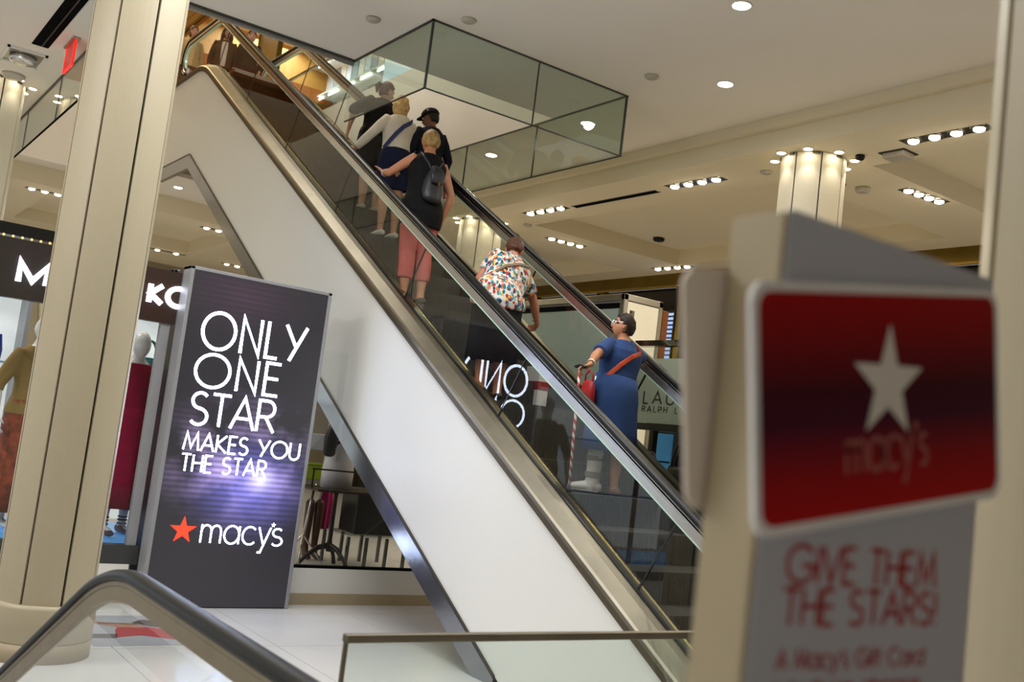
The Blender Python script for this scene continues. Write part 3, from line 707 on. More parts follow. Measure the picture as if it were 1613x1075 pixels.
for z in (.15, .285): obj('boot_strap', G().lathe([(.063, -.022), (.070, -.02), (.070, .02), (.063, .022)], (zb.x+.016, zb.y, zb.z+z), 20), mat('strap_grey', (120, 112, 104), .8), bt)
obj('boot_sole', G().loft([zb-bd_*.06+zu*.012, zb+bd_*.22+zu*.012], [(.054, .011), (.045, .011)], bs_, n=12), mat('sole_grey', (150, 146, 140), .7), bt)
# her bag and its strap
bag = thing('crossbody_bag', 'small red crossbody bag with an orange strap at the hip of the woman in blue', 'bag', (-6.35, 5.2, 2.15))
ORA = mat('orange_strap', (206, 78, 38), .5); RED = mat('red_leather', (170, 24, 28), .45, bump=.2, bscale=30)
hp_, _ = bl.surf(1.0, 100, .09)
g = G(); c = hp_+V((-.05, -.03, -.09))
g.loft([c+V((0, 0, -.09)), c+V((0, 0, 0)), c+V((0, 0, .07))], [(.085, .045), (.082, .042), (.070, .025)], XU, n=16); bo = obj('bag_body', g, RED, bag, True)
obj('handle', G().tube([c+V((-.05, 0, .07)), c+V((-.045, 0, .14)), c+V((0, 0, .18)), c+V((.045, 0, .14)), c+V((.05, 0, .07))], .008), RED, bag, True)
obj('buckle', G().tube([c+V((.06, 0, .07)), c+V((.08, 0, .10)), c+V((.075, .01, .13))], .006), CHROME, bag)
bl.strap([(1.03, 108), (1.10, 128), (1.20, 152), (1.30, 178), (1.36, 205), (1.41, 225), (1.435, 250)], ORA, bag, .022, .034, 'shoulder_strap')
cn = thing('walking_cane', 'red and white spiral striped walking cane held by the woman in blue', 'cane', (-6.17, 4.98, 1.49))
STR = bpy.data.materials.new('spiral_stripes'); STR.use_nodes = True; nt = STR.node_tree; tc = nt.nodes.new('ShaderNodeTexCoord'); wv = nt.nodes.new('ShaderNodeTexWave'); wv.bands_direction = 'DIAGONAL'; wv.inputs['Scale'].default_value = 9
rp = nt.nodes.new('ShaderNodeValToRGB'); rp.color_ramp.interpolation = 'CONSTANT'; rp.color_ramp.elements[0].color = (*lin((180, 40, 40)), 1); rp.color_ramp.elements[1].position = .5; rp.color_ramp.elements[1].color = (*lin((230, 214, 206)), 1)
nt.links.new(tc.outputs['Object'], wv.inputs['Vector']); nt.links.new(wv.outputs[0], rp.inputs[0]); nt.links.new(rp.outputs[0], nt.nodes['Principled BSDF'].inputs['Base Color'])
hd = bl.J['wrL']+V((-.07, -.04, -.03))
obj('shaft', G().tube([(-6.20, 5.03, 1.50), tuple(hd)], .011, 10), STR, cn, True); obj('grip', G().loft([hd+V((-.05, .0, .012)), hd+V((0, 0, .016)), hd+V((.06, 0, .006))], [.013, .015, .014], n=10), BLACKR, cn, True)
obj('tip', G().lathe([(.012, .05), (.02, .03), (.022, 0)], (-6.20, 5.03, 1.484), 12), BLACKR, cn)

# woman in the floral shirt, stooping over the far handrail
fl = Fig('person', 'stooping woman in a colourful floral short-sleeved shirt and black skirt', 'person', (-7.66, 5.13, 2.176), 172, 1.70, 1.30, (26, -26), (-34, -20, 0),
         {'L': dict(local=(.34, .06, 1.06), pole=(.1, .4, -.8)), 'R': dict(world=(-8.0, 5.96, 2.78), pole=(-.3, -1, -.1), dir=(-.8, .3, -.2), curl=40)}, {}, (190, 126, 96))
fl.body(); fl.top(floralmat(), .84, .026, .40, .10, 'shirt'); fl.skirt(DKC, 1.08, .34, .02, .0, 'skirt'); fl.hair(hairm('auburn_hair', (86, 52, 34)), 'short', .010); fl.shoes(SHOEB)
b2 = thing('handbag_strap', 'grey bag strap slung across the back of the floral shirt', 'strap', (-7.7, 5.4, 3.2))
fl.strap([(1.08, 130), (1.18, 150), (1.28, 180), (1.36, 205), (1.42, 235)], mat('taupe_strap', (128, 112, 92), .6), b2, .014, .040, 'webbing')
sb = thing('shopping_bag', 'white paper shopping bag with a red band beside the floral-shirted woman', 'bag', (-7.78, 5.86, 2.30))
g = G().box(-7.94, -7.72, 5.75, 5.87, 2.19, 2.56); obj('paper_body', g, mat('white_paper', (214, 210, 204), .7), sb, bevel=.004)
obj('red_band', G().box(-7.943, -7.717, 5.747, 5.873, 2.34, 2.42), mat('red_print', (150, 36, 40), .6), sb)
obj('handle', G().tube([(-7.88, 5.81, 2.56), (-7.87, 5.81, 2.66), (-7.80, 5.81, 2.66), (-7.78, 5.81, 2.56)], .004), BLACKR, sb)

# woman in black tunic and coral trousers
pk = Fig('person', 'cropped-haired blonde woman in a black sleeveless tunic and coral cropped trousers', 'person', (-9.22, 5.08, 3.109), 178, 1.87, 1.06, (4, -3), (-14, -8, 0),
         {'L': dict(world=(-9.76, 4.86, 4.53), pole=(-.2, .7, -.7), dir=(-.75, -.15, .5), palm=(0, -.2, -1), curl=6), 'R': dict(local=(.03, -.25, .86), pole=(-.6, -.6, -.2), curl=30)}, {}, (196, 132, 98))
pk.body(); pk.top(BLK, .74, .016, 0, .10, 'tunic'); pk.trousers(PINK, .36, .016, 'cropped_trousers'); pk.hair(hairm('cropped_blonde_hair', (178, 140, 86)), 'short', .006); pk.shoes(SHOEB, 'sandal'); pk.bracelet('L', WATCH)
bp = thing('backpack', 'small black backpack with a gold clasp on the back of the woman in the tunic', 'backpack', (-9.0, 5.16, 4.3))
BLKL = mat('backpack_leather', (34, 33, 36), .42, bump=.15, bscale=40)
us = [.98, 1.04, 1.14, 1.22, 1.28]; cs = [pk.surf(u, 180, .055)[0] for u in us]
obj('pack_body', G().loft(cs, [(.115, .05), (.125, .065), (.112, .062), (.085, .048), (.055, .03)], [pk.side(u) for u in us], n=18), BLKL, bp, True)
fp = [pk.surf(u, 180, e)[0] for u, e in ((1.27, .10), (1.20, .128), (1.12, .132))]
fo = obj('flap', G().loft(fp, [(.05, .012), (.085, .014), (.07, .012)], [pk.side(1.2)]*3, n=14), BLKL, bp, True)
q = pk.surf(1.11, 180, .150)[0]; obj('clasp', G().box(q.x-.004, q.x+.008, q.y-.004, q.y+.016, q.z-.022, q.z+.018), GOLD, fo)
for sg in (1, -1): pk.strap([(1.26, 180-6*sg), (1.33, 180-18*sg), (1.40, 180-40*sg), (1.445, 180-70*sg)], BLKL, bp, .010, .022, 'shoulder_strap')

# couple above her
wh = Fig('person', 'blonde woman in a white long-sleeved sweater with a navy crossbody strap', 'person', (-10.70, 5.45, 4.033), 182, 1.74, 1.05, (3, 0), (-32, -12, 0),
         {'L': dict(world=(-10.86, 4.98, 5.02), pole=(-.9, .5, -.3), dir=(-.7, -.3, -.2), curl=45), 'R': dict(local=(.16, -.24, .98), pole=(-.7, -.5, -.2))}, {}, (196, 142, 110))
wh.body(); wh.top(WHT, .93, .020, .96, .02, 'sweater'); wh.trousers(NAVY, 1.25, .024, 'shorts'); wh.hair(hairm('blonde_hair', (206, 172, 116)), 'bob', .010, vol=1.04); wh.shoes(mat('white_trainer', (210, 206, 200), .5), 'trainer')
cb = thing('crossbody_strap', 'navy blue crossbody strap across the white sweater', 'strap', (-10.6, 5.3, 5.2))
wh.strap([(1.02, 105), (1.10, 128), (1.20, 152), (1.30, 176), (1.37, 202), (1.425, 235)], mat('navy_strap', (34, 48, 104), .6), cb, .024, .036, 'webbing')
ph = thing('phone', 'dark phone in the left hand of the woman in the white sweater', 'phone', tuple(wh.J['wrL']+V((-.09, -.03, .02))))
p = wh.J['wrL']+V((-.08, -.035, -.03)); obj('phone_body', G().box(p.x-.035, p.x+.035, p.y-.006, p.y+.006, p.z-.10, p.z+.05), mat('phone_dark', (40, 40, 48), .3), ph, bevel=.003); obj('screen', G().box(p.x-.03, p.x+.03, p.y-.0075, p.y-.006, p.z-.09, p.z+.04), mat('phone_screen', (90, 110, 160), .2), ph)
cp = Fig('person', 'man in a black baseball cap and dark navy shirt beside the white sweater', 'person', (-10.66, 5.88, 4.033), 184, 1.70, 1.06, (3, 0), (30, -14, 0), {'L': dict(local=(.22, .16, 1.02)), 'R': dict(local=(.06, -.25, .88), curl=45)}, {}, (122, 80, 56))
cp.body(); cp.top(cloth('dark_navy_cloth', (22, 24, 36)), .88, .022, .95, .02, 'shirt'); cp.trousers(DKC, .05, .018); cp.hair(hairm('black_hair', (24, 18, 16)), 'cropped', .003, vol=.97); cp.shoes(SHOEB)
def capfn(d, q):
    if d.z < -.02: q = V((q.x*.97, q.y*.97, max(q.z, -.012)))
    return q
k = cp.k; hm = Matrix([[cp.HM[i][j]*k for j in range(3)] for i in range(3)])
ca = obj('cap', G().ball(cp.hp(-.004, 0, .042), .118, .094, .094, hm, 24, 14, capfn), BLK, cp.root, True)
vs = []
for i in range(11):
    a = R(-62+124*i/10); vs.append((cp.hp(.105*math.cos(a)*1.0, .088*math.sin(a), .036), cp.hp(.105*math.cos(a)+.075*max(.1, math.cos(a*1.3)), .092*math.sin(a), .016+.012*math.cos(a))))
g = G(); upv = cp.HM @ V((0, 0, .006)); g.rings([[a, b, b+upv, a+upv] for a, b in vs]); obj('visor', g, BLK, ca)
obj('button', G().ball(cp.hp(-.004, 0, .137), .008, n=8, k=6), BLK, ca)
sg_ = star(cp.hp(-.02, .097, .075), cp.HM @ V((1, 0, 0)), cp.HM @ V((0, 0, 1)), cp.HM @ V((0, 1, 0)), .016, .003); obj('badge', sg_, mat('cap_badge', (190, 190, 190), .6), ca)
hb = thing('shoulder_bag', 'black and red bag with pale round end carried by the man in the cap', 'bag', (-10.55, 6.0, 4.6))
p = cp.J['wrR']+V((0.02, .02, -.10)); obj('bag_body', G().loft([p+V((0, 0, -.16)), p+V((0, 0, -.05)), p+V((0, 0, .05))], [(.07, .05), (.09, .06), (.06, .04)], XU, n=14), BLKL, hb, True)
obj('red_patch', G().loft([p+V((.085, -.01, -.13)), p+V((.092, -.01, -.07))], [(.03, .006), (.03, .006)], YU, n=8), mat('red_patch', (176, 50, 56), .5), hb); obj('pale_base', G().ball(p+V((.02, 0, -.19)), .085, .06, .06, n=16, k=10), mat('pale_base', (176, 176, 160), .3), hb, True)
obj('handle', G().tube([p+V((-.04, 0, .04)), p+V((-.02, 0, .11)), p+V((.02, 0, .11)), p+V((.04, 0, .04))], .006), BLKL, hb)

# woman with the ponytail
bk = Fig('person', 'brown-ponytailed woman in a black top and black lace skirt, highest on the escalator', 'person', (-11.6, 5.60, 4.495), 178, 1.74, 1.22, (6, -6), (-78, -6, 0), {'L': dict(local=(.10, .34, .98), pole=(-.5, .8, 0)), 'R': dict(local=(.26, -.14, 1.05), pole=(-.5, -.7, -.2))}, {}, (198, 150, 124))
bk.body(); bk.top(BLK, .90, .024, .62, .03, 'top', sl_infl=.03); bk.skirt(mat('black_lace', (30, 28, 28), .8, var=.5, scale=30), 1.02, .52, .03, .05); bk.hair(hairm('brown_hair', (84, 52, 36)), 'tail', .004); bk.shoes(mat('pale_shoe', (190, 184, 170), .5))

# people on the upper landing
def upper(label, base, ang, H, topc, botc, hc, style, head=(0, 0, 0), arms=None):
    f = Fig('person', label, 'person', base, ang, H, 1.05, (0, 0), head, arms or {}, {}, (186, 132, 104)); f.body(.012); f.top(topc, .85, .022, .9, .03, 'top'); f.trousers(botc, .02, .016); f.hair(hairm('h_'+style+str(hc[0]), hc), style, .008); f.shoes(SHOEB)
    return f
u1 = upper('dark-haired woman in an open brown cardigan over a pale top on the upper landing', (-18.5, 5.62, 7.2), -20, 1.62, cloth('brown_cardigan', (70, 54, 44)), DKC, (44, 30, 24), 'long', (10, 0, 0))
obj('pale_top', G().loft([u1.surf(u, 0, .026)[0] for u in (.90, 1.1, 1.28, 1.38)], [(.05, .012), (.055, .012), (.06, .012), (.05, .01)], [u1.side(1.2)]*4, n=12), cloth('pale_top', (206, 190, 178)), u1.root, True)
upper('brown-haired woman in a beige top at the left of the upper landing', (-18.9, 5.12, 7.2), 0, 1.58, cloth('beige_top', (190, 160, 112)), cloth('brown_trousers', (90, 66, 46)), (90, 58, 36), 'bob')
upper('man in dark clothes standing just right of the cardigan woman upstairs', (-18.2, 5.98, 7.2), -30, 1.60, cloth('dark_shirt', (40, 36, 34)), DKC, (36, 26, 22), 'short', (20, 0, 0))

# ------------------------------------------------------------------ panelled columns
def column(x, y, ztop, label, lit=False, ring=0, rad=.345, drum=.395, rot=8, group=None, spots=0, ringname=''):
    t = thing('column', label, 'column', (x, y, 0), group)
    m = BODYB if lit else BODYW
    obj('core', G().lathe([(rad*.88, .3), (rad*.88, ztop)], (x, y, 0), 24), mat('seam_metal', (84, 80, 72), .35, .7), t)
    for i in range(8):
        a0 = R(rot+45*i+1.4); a1 = R(rot+45*i+43.6); am = (a0+a1)/2
        pl = []
        for j in range(7):
            a = a0+(a1-a0)*j/6; fl = rad*.985/math.cos(a-am); rr = fl*.45+rad*1.035*.55
            pl.append((rr*math.cos(a), rr*math.sin(a)))
        inn = [(rad*.84*math.cos(a1), rad*.84*math.sin(a1)), (rad*.84*math.cos(a0), rad*.84*math.sin(a0))]
        obj('panel', G().prism([(x+u, y+v, .37) for u, v in pl+inn], (0, 0, ztop-.37)), m, t, bevel=.004)
        ca = R(rot+45*i); r2 = rad*1.0
        obj('seam_strip', G().prism([(x+r2*math.cos(ca+d)*q, y+r2*math.sin(ca+d)*q, .37) for d, q in ((-.012, .93), (.012, .93), (.012, .985), (-.012, .985))], (0, 0, ztop-.37)), mat('strip_metal', (150, 146, 140), .3, .9) if i % 2 else DARK, t)
    obj('base_drum', G().lathe([(drum*.98, .12), (drum, .13), (drum, .345), (drum*.985, .37), (rad*.8, .38)], (x, y, 0), 40), m, t, True)
    obj('base_band', G().lathe([(drum*1.0, 0), (drum*1.0, .12)], (x, y, 0), 40), TAN, t, True)
    if ring:
        obj('ceiling_collar', G().lathe([(rad*1.07, ztop-.03), (rad*1.07, ztop-.001)], (x, y, 0), 8), mat('collar', (90, 84, 72), .5), t)
        def sx_of(a):
            d = V((x+.435*math.cos(a), y+.435*math.sin(a), ztop-1.8)); return d.dot(RT)/d.dot(FW)
        order = sorted([R(rot+22.5+360/ring*i) for i in range(ring)], key=sx_of, reverse='far left' in ringname); sd_ = 'right' if 'far left' in ringname else 'left'; od_ = ('first', 'second', 'third', 'fourth', 'fifth', 'sixth', 'seventh', 'eighth')
        for i, a in enumerate(order):
            p = (x+.435*math.cos(a), y+.435*math.sin(a), ztop)
            l = thing('column_downlight', od_[i]+' from the '+sd_+' of the small downlights ringing '+ringname, 'light', p, 'ring of lights around '+ringname)
            obj('trim_ring', G().lathe([(.058, -.008), (.058, -.001)], p, 20), WHITE, l); obj('lamp', G().lathe([(.047, -.0095), (.047, -.006)], p, 20), LAMPW, l)
            if spots: lamp('SPOT', (x+.46*math.cos(a), y+.46*math.sin(a), ztop-.02), spots, (1, .93, .80), .03, 80, (-.08*math.cos(a), -.08*math.sin(a), -1))
    return t
column(-7.55, 1.655, 5.679, 'large cream panelled column at the left with a round base drum', rad=.31, drum=.345)
column(-.685, 1.845, 5.679, 'cream panelled column at the right edge behind the gift card sign')
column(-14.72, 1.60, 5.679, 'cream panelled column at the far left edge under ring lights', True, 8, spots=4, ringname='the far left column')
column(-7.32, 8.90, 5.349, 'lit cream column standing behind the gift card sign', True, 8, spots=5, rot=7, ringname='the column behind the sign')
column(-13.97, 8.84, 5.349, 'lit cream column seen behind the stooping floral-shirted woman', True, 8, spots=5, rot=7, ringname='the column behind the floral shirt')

# ------------------------------------------------------------------ LED advertising kiosk
kx, ya, yb, kz = -9.11, 2.775, 4.165, 3.04
kio = thing('advertising_kiosk', 'tall dark LED advertising kiosk with glowing white lettering beside the escalator', 'kiosk', (-9.4, 3.47, 0))
obj('cabinet', G().box(-9.80, kx-.03, ya+.02, yb-.02, .0, kz-.02), mat('kiosk_dark', (58, 57, 58), .4, .5), kio)
fr = G(); fr.box(-9.33, kx, ya, ya+.035, 0, kz).box(-9.33, kx, yb-.035, yb, 0, kz).box(-9.33, kx, ya, yb, kz-.03, kz)
obj('front_frame', fr, ALU, kio, bevel=.004)
fr = G(); fr.box(-9.83, -9.62, ya, ya+.035, 0, kz).box(-9.83, -9.62, yb-.035, yb, 0, kz).box(-9.83, -9.62, ya, yb, kz-.03, kz)
obj('rear_frame', fr, ALU, kio, bevel=.004)
SCR = bpy.data.materials.new('led_screen'); SCR.use_nodes = True; nt = SCR.node_tree; b = nt.nodes['Principled BSDF']; b.inputs['Roughness'].default_value = .35; b.inputs['Base Color'].default_value = (.02, .02, .022, 1)
tc = nt.nodes.new('ShaderNodeTexCoord')
def blob(y, z, ry, rz, power=2):
    mp = nt.nodes.new('ShaderNodeMapping'); mp.vector_type = 'POINT'; mp.inputs['Location'].default_value = (0, -y/ry, -z/rz); mp.inputs['Scale'].default_value = (0, 1/ry, 1/rz)
    gr = nt.nodes.new('ShaderNodeTexGradient'); gr.gradient_type = 'QUADRATIC_SPHERE'; nt.links.new(tc.outputs['Object'], mp.inputs[0]); nt.links.new(mp.outputs[0], gr.inputs[0]); return gr.outputs['Fac']
def mth(op, a, b_):
    n = nt.nodes.new('ShaderNodeMath'); n.operation = op
    for i, q in enumerate((a, b_)):
        if isinstance(q, (int, float)): n.inputs[i].default_value = q
        else: nt.links.new(q, n.inputs[i])
    return n.outputs[0]
def scol(c, f):
    n = nt.nodes.new('ShaderNodeVectorMath'); n.operation = 'SCALE'; n.inputs[0].default_value = c; nt.links.new(f, n.inputs['Scale']); return n.outputs[0]
def vadd(a, b_):
    n = nt.nodes.new('ShaderNodeVectorMath'); n.operation = 'ADD'; nt.links.new(a, n.inputs[0]); nt.links.new(b_, n.inputs[1]); return n.outputs[0]
wv = nt.nodes.new('ShaderNodeTexWave'); wv.bands_direction = 'Z'; wv.inputs['Scale'].default_value = 6.2; wv.inputs['Distortion'].default_value = .0; nt.links.new(tc.outputs['Object'], wv.inputs['Vector'])
band = mth('ADD', mth('MULTIPLY', wv.outputs['Fac'], .6), .5)
nz = nt.nodes.new('ShaderNodeTexNoise'); nz.inputs['Scale'].default_value = 3.2; nz.inputs['Detail'].default_value = 3; nt.links.new(tc.outputs['Object'], nz.inputs['Vector'])
nf = mth('MULTIPLY', mth('MAXIMUM', mth('SUBTRACT', nz.outputs['Fac'], .42), 0), 4)
e1 = scol((.26, .25, 1.0), mth('MULTIPLY', blob(3.62, 1.12, .75, .62), band))
e2 = scol((.9, .66, 1.3), mth('MULTIPLY', mth('MULTIPLY', blob(3.5, 1.35, 1.0, .75), nf), band))
e3 = scol((.045, .016, .034), mth('MULTIPLY', blob(3.3, 2.85, .9, .5), band))
e4 = scol((.95, .95, 1.0), mth('MULTIPLY', mth('POWER', blob(3.72, 1.18, .30, .24), 2.0), .9))
base = nt.nodes.new('ShaderNodeCombineXYZ'); [base.inputs[i].__setattr__('default_value', v) for i, v in enumerate((.018, .016, .020))]
nt.links.new(vadd(vadd(vadd(vadd(e1, e2), e3), e4), base.outputs[0]), b.inputs['Emission Color']); b.inputs['Emission Strength'].default_value = 1.0
obj('screen', G().box(kx-.03, kx-.006, ya+.035, yb-.035, .01, kz-.03), SCR, kio)
LED = mat('led_white', (214, 228, 255), .5, emit=13, var=0); LEDR = mat('led_red', (255, 60, 34), .5, emit=1.6, var=0, ecol=(255, 52, 30))
scx = kx-.006
for s_, y0, y1, z0, z1, wt, gp in (('ONLY', 2.955, 3.965, 2.325, 2.66, .088, .17), ('ONE', 2.945, 3.76, 1.975, 2.275, .09, .2), ('STAR', 2.955, 3.765, 1.63, 1.92, .09, .08), ('MAKES YOU', 2.945, 4.06, 1.40, 1.555, .105, .12), ('THE STAR', 2.95, 3.75, 1.21, 1.36, .105, .14)):
    for g in words(s_, (scx, y0, z0), YU, ZU, XU, z1-z0, y1-y0, wt, gp, .003): obj('lettering', g, LED, kio)
g = text("macy", (scx, 3.225, .585), YU, ZU, XU, .225, .66, .065, .12, .003); text("s", (scx, 3.90, .585), YU, ZU, XU, .225, .115, .065, .1, .003, g)
obj('lettering', g, LED, kio); obj('star_mark', star((scx, 3.905, .775), YU, ZU, XU, .022, .003), LED, kio)
obj('star_mark', star((scx, 3.06, .685), YU, ZU, XU, .125, .003), LEDR, kio, label='red five-pointed star')

# ------------------------------------------------------------------ gift card display stand in the foreground
sx, st = -.72, .078
SGB = mat('display_board', (194, 197, 208), .5, var=.02); SGS = mat('display_side', (184, 170, 138), .5, var=.02)
sd = thing('gift_card_display', 'blurred foreground display stand with a red gift card sign on its front', 'display stand', (sx-.04, 1.05, 0))
obj('pillar', G().box(sx-st, sx-.003, .84, 1.255, .02, 2.085), SGS, sd, bevel=.003)
obj('front_poster', G().box(sx-.003, sx, .847, 1.25, .1, 2.088), SGB, sd)
obj('foot', G().box(sx-st-.1, sx+.1, .80, 1.30, 0, .02), SGS, sd, bevel=.005)
ca_, sa_ = math.cos(R(9.5)), math.sin(R(9.5))
CU, CV = V((0, ca_, sa_)), V((0, -sa_, ca_))
def rrect(c, U, Vv, w, h, r, n=6):
    c = V(c); pts = []
    for qx, qy, a in ((1, 1, 0), (-1, 1, 90), (-1, -1, 180), (1, -1, 270)):
        for i in range(n+1):
            t = R(a+90*i/n); pts.append(c+U*(qx*(w/2-r)+r*math.cos(t))+Vv*(qy*(h/2-r)+r*math.sin(t)))
    return pts
CRD = bpy.data.materials.new('red_card_print'); CRD.use_nodes = True; nt = CRD.node_tree; b = nt.nodes['Principled BSDF']; b.inputs['Roughness'].default_value = .6; b.inputs['Specular IOR Level'].default_value = .15
tc = nt.nodes.new('ShaderNodeTexCoord'); mp = nt.nodes.new('ShaderNodeMapping'); mp.inputs['Rotation'].default_value = (R(-9.5), 0, 0); mp.inputs['Location'].default_value = (0, 0, 0)
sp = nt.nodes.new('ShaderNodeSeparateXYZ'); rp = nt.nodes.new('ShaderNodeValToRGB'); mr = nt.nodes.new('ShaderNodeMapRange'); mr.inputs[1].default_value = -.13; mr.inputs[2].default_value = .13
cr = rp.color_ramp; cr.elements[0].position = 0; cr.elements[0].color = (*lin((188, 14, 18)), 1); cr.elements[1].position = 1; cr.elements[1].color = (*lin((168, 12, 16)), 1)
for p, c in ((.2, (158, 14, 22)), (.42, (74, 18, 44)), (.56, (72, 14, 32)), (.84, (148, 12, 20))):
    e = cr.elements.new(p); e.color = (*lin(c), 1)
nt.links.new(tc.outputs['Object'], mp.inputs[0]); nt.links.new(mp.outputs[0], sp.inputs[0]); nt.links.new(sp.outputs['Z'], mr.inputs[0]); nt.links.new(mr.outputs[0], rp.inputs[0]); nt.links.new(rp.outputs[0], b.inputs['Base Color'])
cc = V((sx+.004, 1.036, 1.903))
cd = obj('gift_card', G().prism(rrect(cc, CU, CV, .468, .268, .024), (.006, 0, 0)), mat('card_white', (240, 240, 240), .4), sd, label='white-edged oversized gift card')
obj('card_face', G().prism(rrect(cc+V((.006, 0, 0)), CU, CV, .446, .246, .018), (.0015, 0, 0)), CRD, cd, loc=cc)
fx_ = cc.x+.0075
obj('star_mark', star((fx_, 1.028, 1.922), CU, CV, XU, .068, .001, -4), mat('card_star', (232, 228, 220), .5), cd)
obj('lettering', text("macy's", V((fx_, .965, 1.812)), CU, CV, XU, .052, .155, .10, .14, .001), mat('card_letters', (176, 96, 92), .5), cd)
PRT = mat('red_lettering', (176, 30, 38), .5)
for s_, y0, y1, z0, z1 in (('GIVE THEM', .893, 1.172, 1.690, 1.730), ('THE STARS!', .893, 1.178, 1.645, 1.683), ("A Macy's Gift Card", .89, 1.16, 1.598, 1.618), ('lets them choose', .89, 1.155, 1.566, 1.586)):
    for g in words(s_, (sx, y0, z0), YU, ZU, XU, z1-z0, y1-y0, .13, .12, .001): obj('lettering', g, PRT, sd)
c2 = V((sx-st-.006, 1.045, 1.905)); CU2, CV2 = V((0, ca_, sa_)), V((0, -sa_, ca_))
c2o = obj('gift_card', G().prism(rrect(V((sx-st-.008, 1.02, 1.92)), CU2, CV2, .455, .268, .024), (.006, 0, 0)), mat('card_white2', (216, 204, 190), .5), sd, label='back of a second card behind the pillar')

# ------------------------------------------------------------------ escalator going down in the foreground, barrier
wl = thing('escalator', 'black handrail and glass balustrade of the escalator going down in the foreground', 'escalator', (-5, .75, 0))
def zd(X): return clampsm(.49*(X+4.70), -6, 0, .20)
dxs = [-13.6, -11, -9, -7.5, -6.4]+[-5.6+.08*i for i in range(20)]+[-3.6, -3.0, -2.6]
def dsweep(prof, yc):
    return G().rings([[V((x, yc+a, zd(x)+b)) for a, b in prof] for x in dxs])
def drail(prof, yc):
    rr = []
    def z(x): return zd(x)+1.068
    pth = [(x, z(x)) for x in dxs]+[(-2.5+.3*math.sin(R(a)), z(-2.5)-.3+.3*math.cos(R(a))) for a in range(0, 181, 15)]
    for i, (x, zz) in enumerate(pth):
        p = pth[max(i-1, 0)]; q = pth[min(i+1, len(pth)-1)]; t = V((q[0]-p[0], 0, q[1]-p[1])).normalized(); nr = V((-t.z, 0, t.x))
        rr.append([V((x, yc+a, zz))+nr*b_ for a, b_ in prof])
    return G().rings(rr)
for yc in (1.305, -.10):
    obj('handrail', drail(HR, yc), BLACKR, wl, True)
    obj('rail_profile', drail([(-.028, -.034), (-.028, -.05), (-.022, -.058), (-.022, -.115), (.022, -.115), (.022, -.058), (.028, -.05), (.028, -.034)], yc), mat('dull_profile', (150, 138, 116), .45, .7), wl)
    obj('balustrade_glass', dsweep([(-.006, .05), (.006, .05), (.006, .955), (-.006, .955)], yc), EGLASS, wl)
    obj('deck_cover', dsweep([(-.09, -.04), (-.09, .05), (.05, .05), (.05, -.04)] if yc > 1 else [(-.05, -.04), (-.05, .05), (.09, .05), (.09, -.04)], yc), STEELW, wl)
obj('step_band', dsweep([(.25-.75, -.25), (.25-.75, -.2), (1.25-.75, -.2), (1.25-.75, -.25)], .60), STEPM, wl)
ba = thing('glass_barrier', 'low glass barrier with a brushed metal top rail in the foreground', 'barrier', (-3.34, 3.0, 0))
obj('top_rail', G().box(-3.365, -3.325, 1.765, 4.52, 1.022, 1.052), STEELW, ba, bevel=.004)
obj('end_edge', G().box(-3.352, -3.338, 1.765, 1.779, .03, 1.03), STEELW, ba)
for a, b_ in ((1.779, 3.14), (3.15, 4.52)): obj('glass_pane', G().box(-3.350, -3.340, a, b_, .03, 1.03), glassmat('barrier_glass', (.90, .94, .91), 1.0), ba)
obj('floor_channel', G().box(-3.37, -3.32, 1.765, 4.52, 0, .05), STEELW, ba)

# floor sticker: grey sheet with a lying figure in red
fs = thing('floor_sticker', 'grey floor sticker printed with a model in a red dress, seen through the foreground balustrade', 'sticker', (-8.2, 2.5, 0))
obj('sheet', G().box(-8.78, -7.72, 2.08, 2.98, .0005, .002), mat('sticker_grey', (160, 162, 168), .35), fs)
def flat(name, pts, rgb, z=.002): obj(name, G().prism([(x, y, z) for x, y in pts], (0, 0, .0008)), mat(name, rgb, .4, var=.1), fs)
flat('red_dress', [(-8.45, 2.45), (-8.25, 2.78), (-7.98, 2.84), (-7.90, 2.72), (-8.05, 2.5), (-7.98, 2.30), (-8.25, 2.36)], (168, 40, 44))
flat('dark_hair_print', [(-8.62, 2.66), (-8.46, 2.92), (-8.28, 2.84), (-8.36, 2.66), (-8.50, 2.55)], (60, 46, 40))
flat('skin_print', [(-8.46, 2.42), (-8.38, 2.62), (-8.30, 2.60), (-8.34, 2.40), (-8.50, 2.24), (-8.55, 2.28)], (170, 120, 96), .0026)
flat('brown_arm', [(-8.52, 2.30), (-8.46, 2.58), (-8.42, 2.58), (-8.46, 2.28)], (120, 84, 62), .0028)
flat('dark_block', [(-8.12, 2.10), (-8.10, 2.34), (-7.96, 2.30), (-7.98, 2.08)], (84, 78, 76))
flat('red_stripe', [(-8.44, 2.10), (-8.44, 2.22), (-8.36, 2.22), (-8.36, 2.10)], (180, 70, 60))

# ------------------------------------------------------------------ storefront with window displays
FASC = mat('sign_fascia', (52, 46, 44), .25, spec=.6); FASC2 = mat('sign_fascia_brown', (58, 42, 34), .3)
shp = thing('storefront', 'shop window front with dark sign fascia and white letters behind the big column', 'storefront', (-9.35, 2, 0))
obj('plinth', G().box(-9.50, -9.33, -1.5, 2.70, 0, .335), WHITE, shp); obj('plinth', G().box(-9.50, -9.33, 4.19, 7.0, .11, .35), WHITE, shp)
obj('base_strip', G().box(-9.50, -9.32, 4.19, 7.0, 0, .11), TAN, shp); obj('base_strip', G().box(-9.50, -9.322, -1.5, 2.70, 0, .05), TAN, shp)
obj('window_sill', G().box(-9.46, -9.34, -1.5, 2.77, .335, .50), mat('sill_dark', (70, 72, 72), .35, .5), shp); obj('window_sill', G().box(-9.44, -9.36, 4.19, 7.0, .35, .372), DARK, shp)
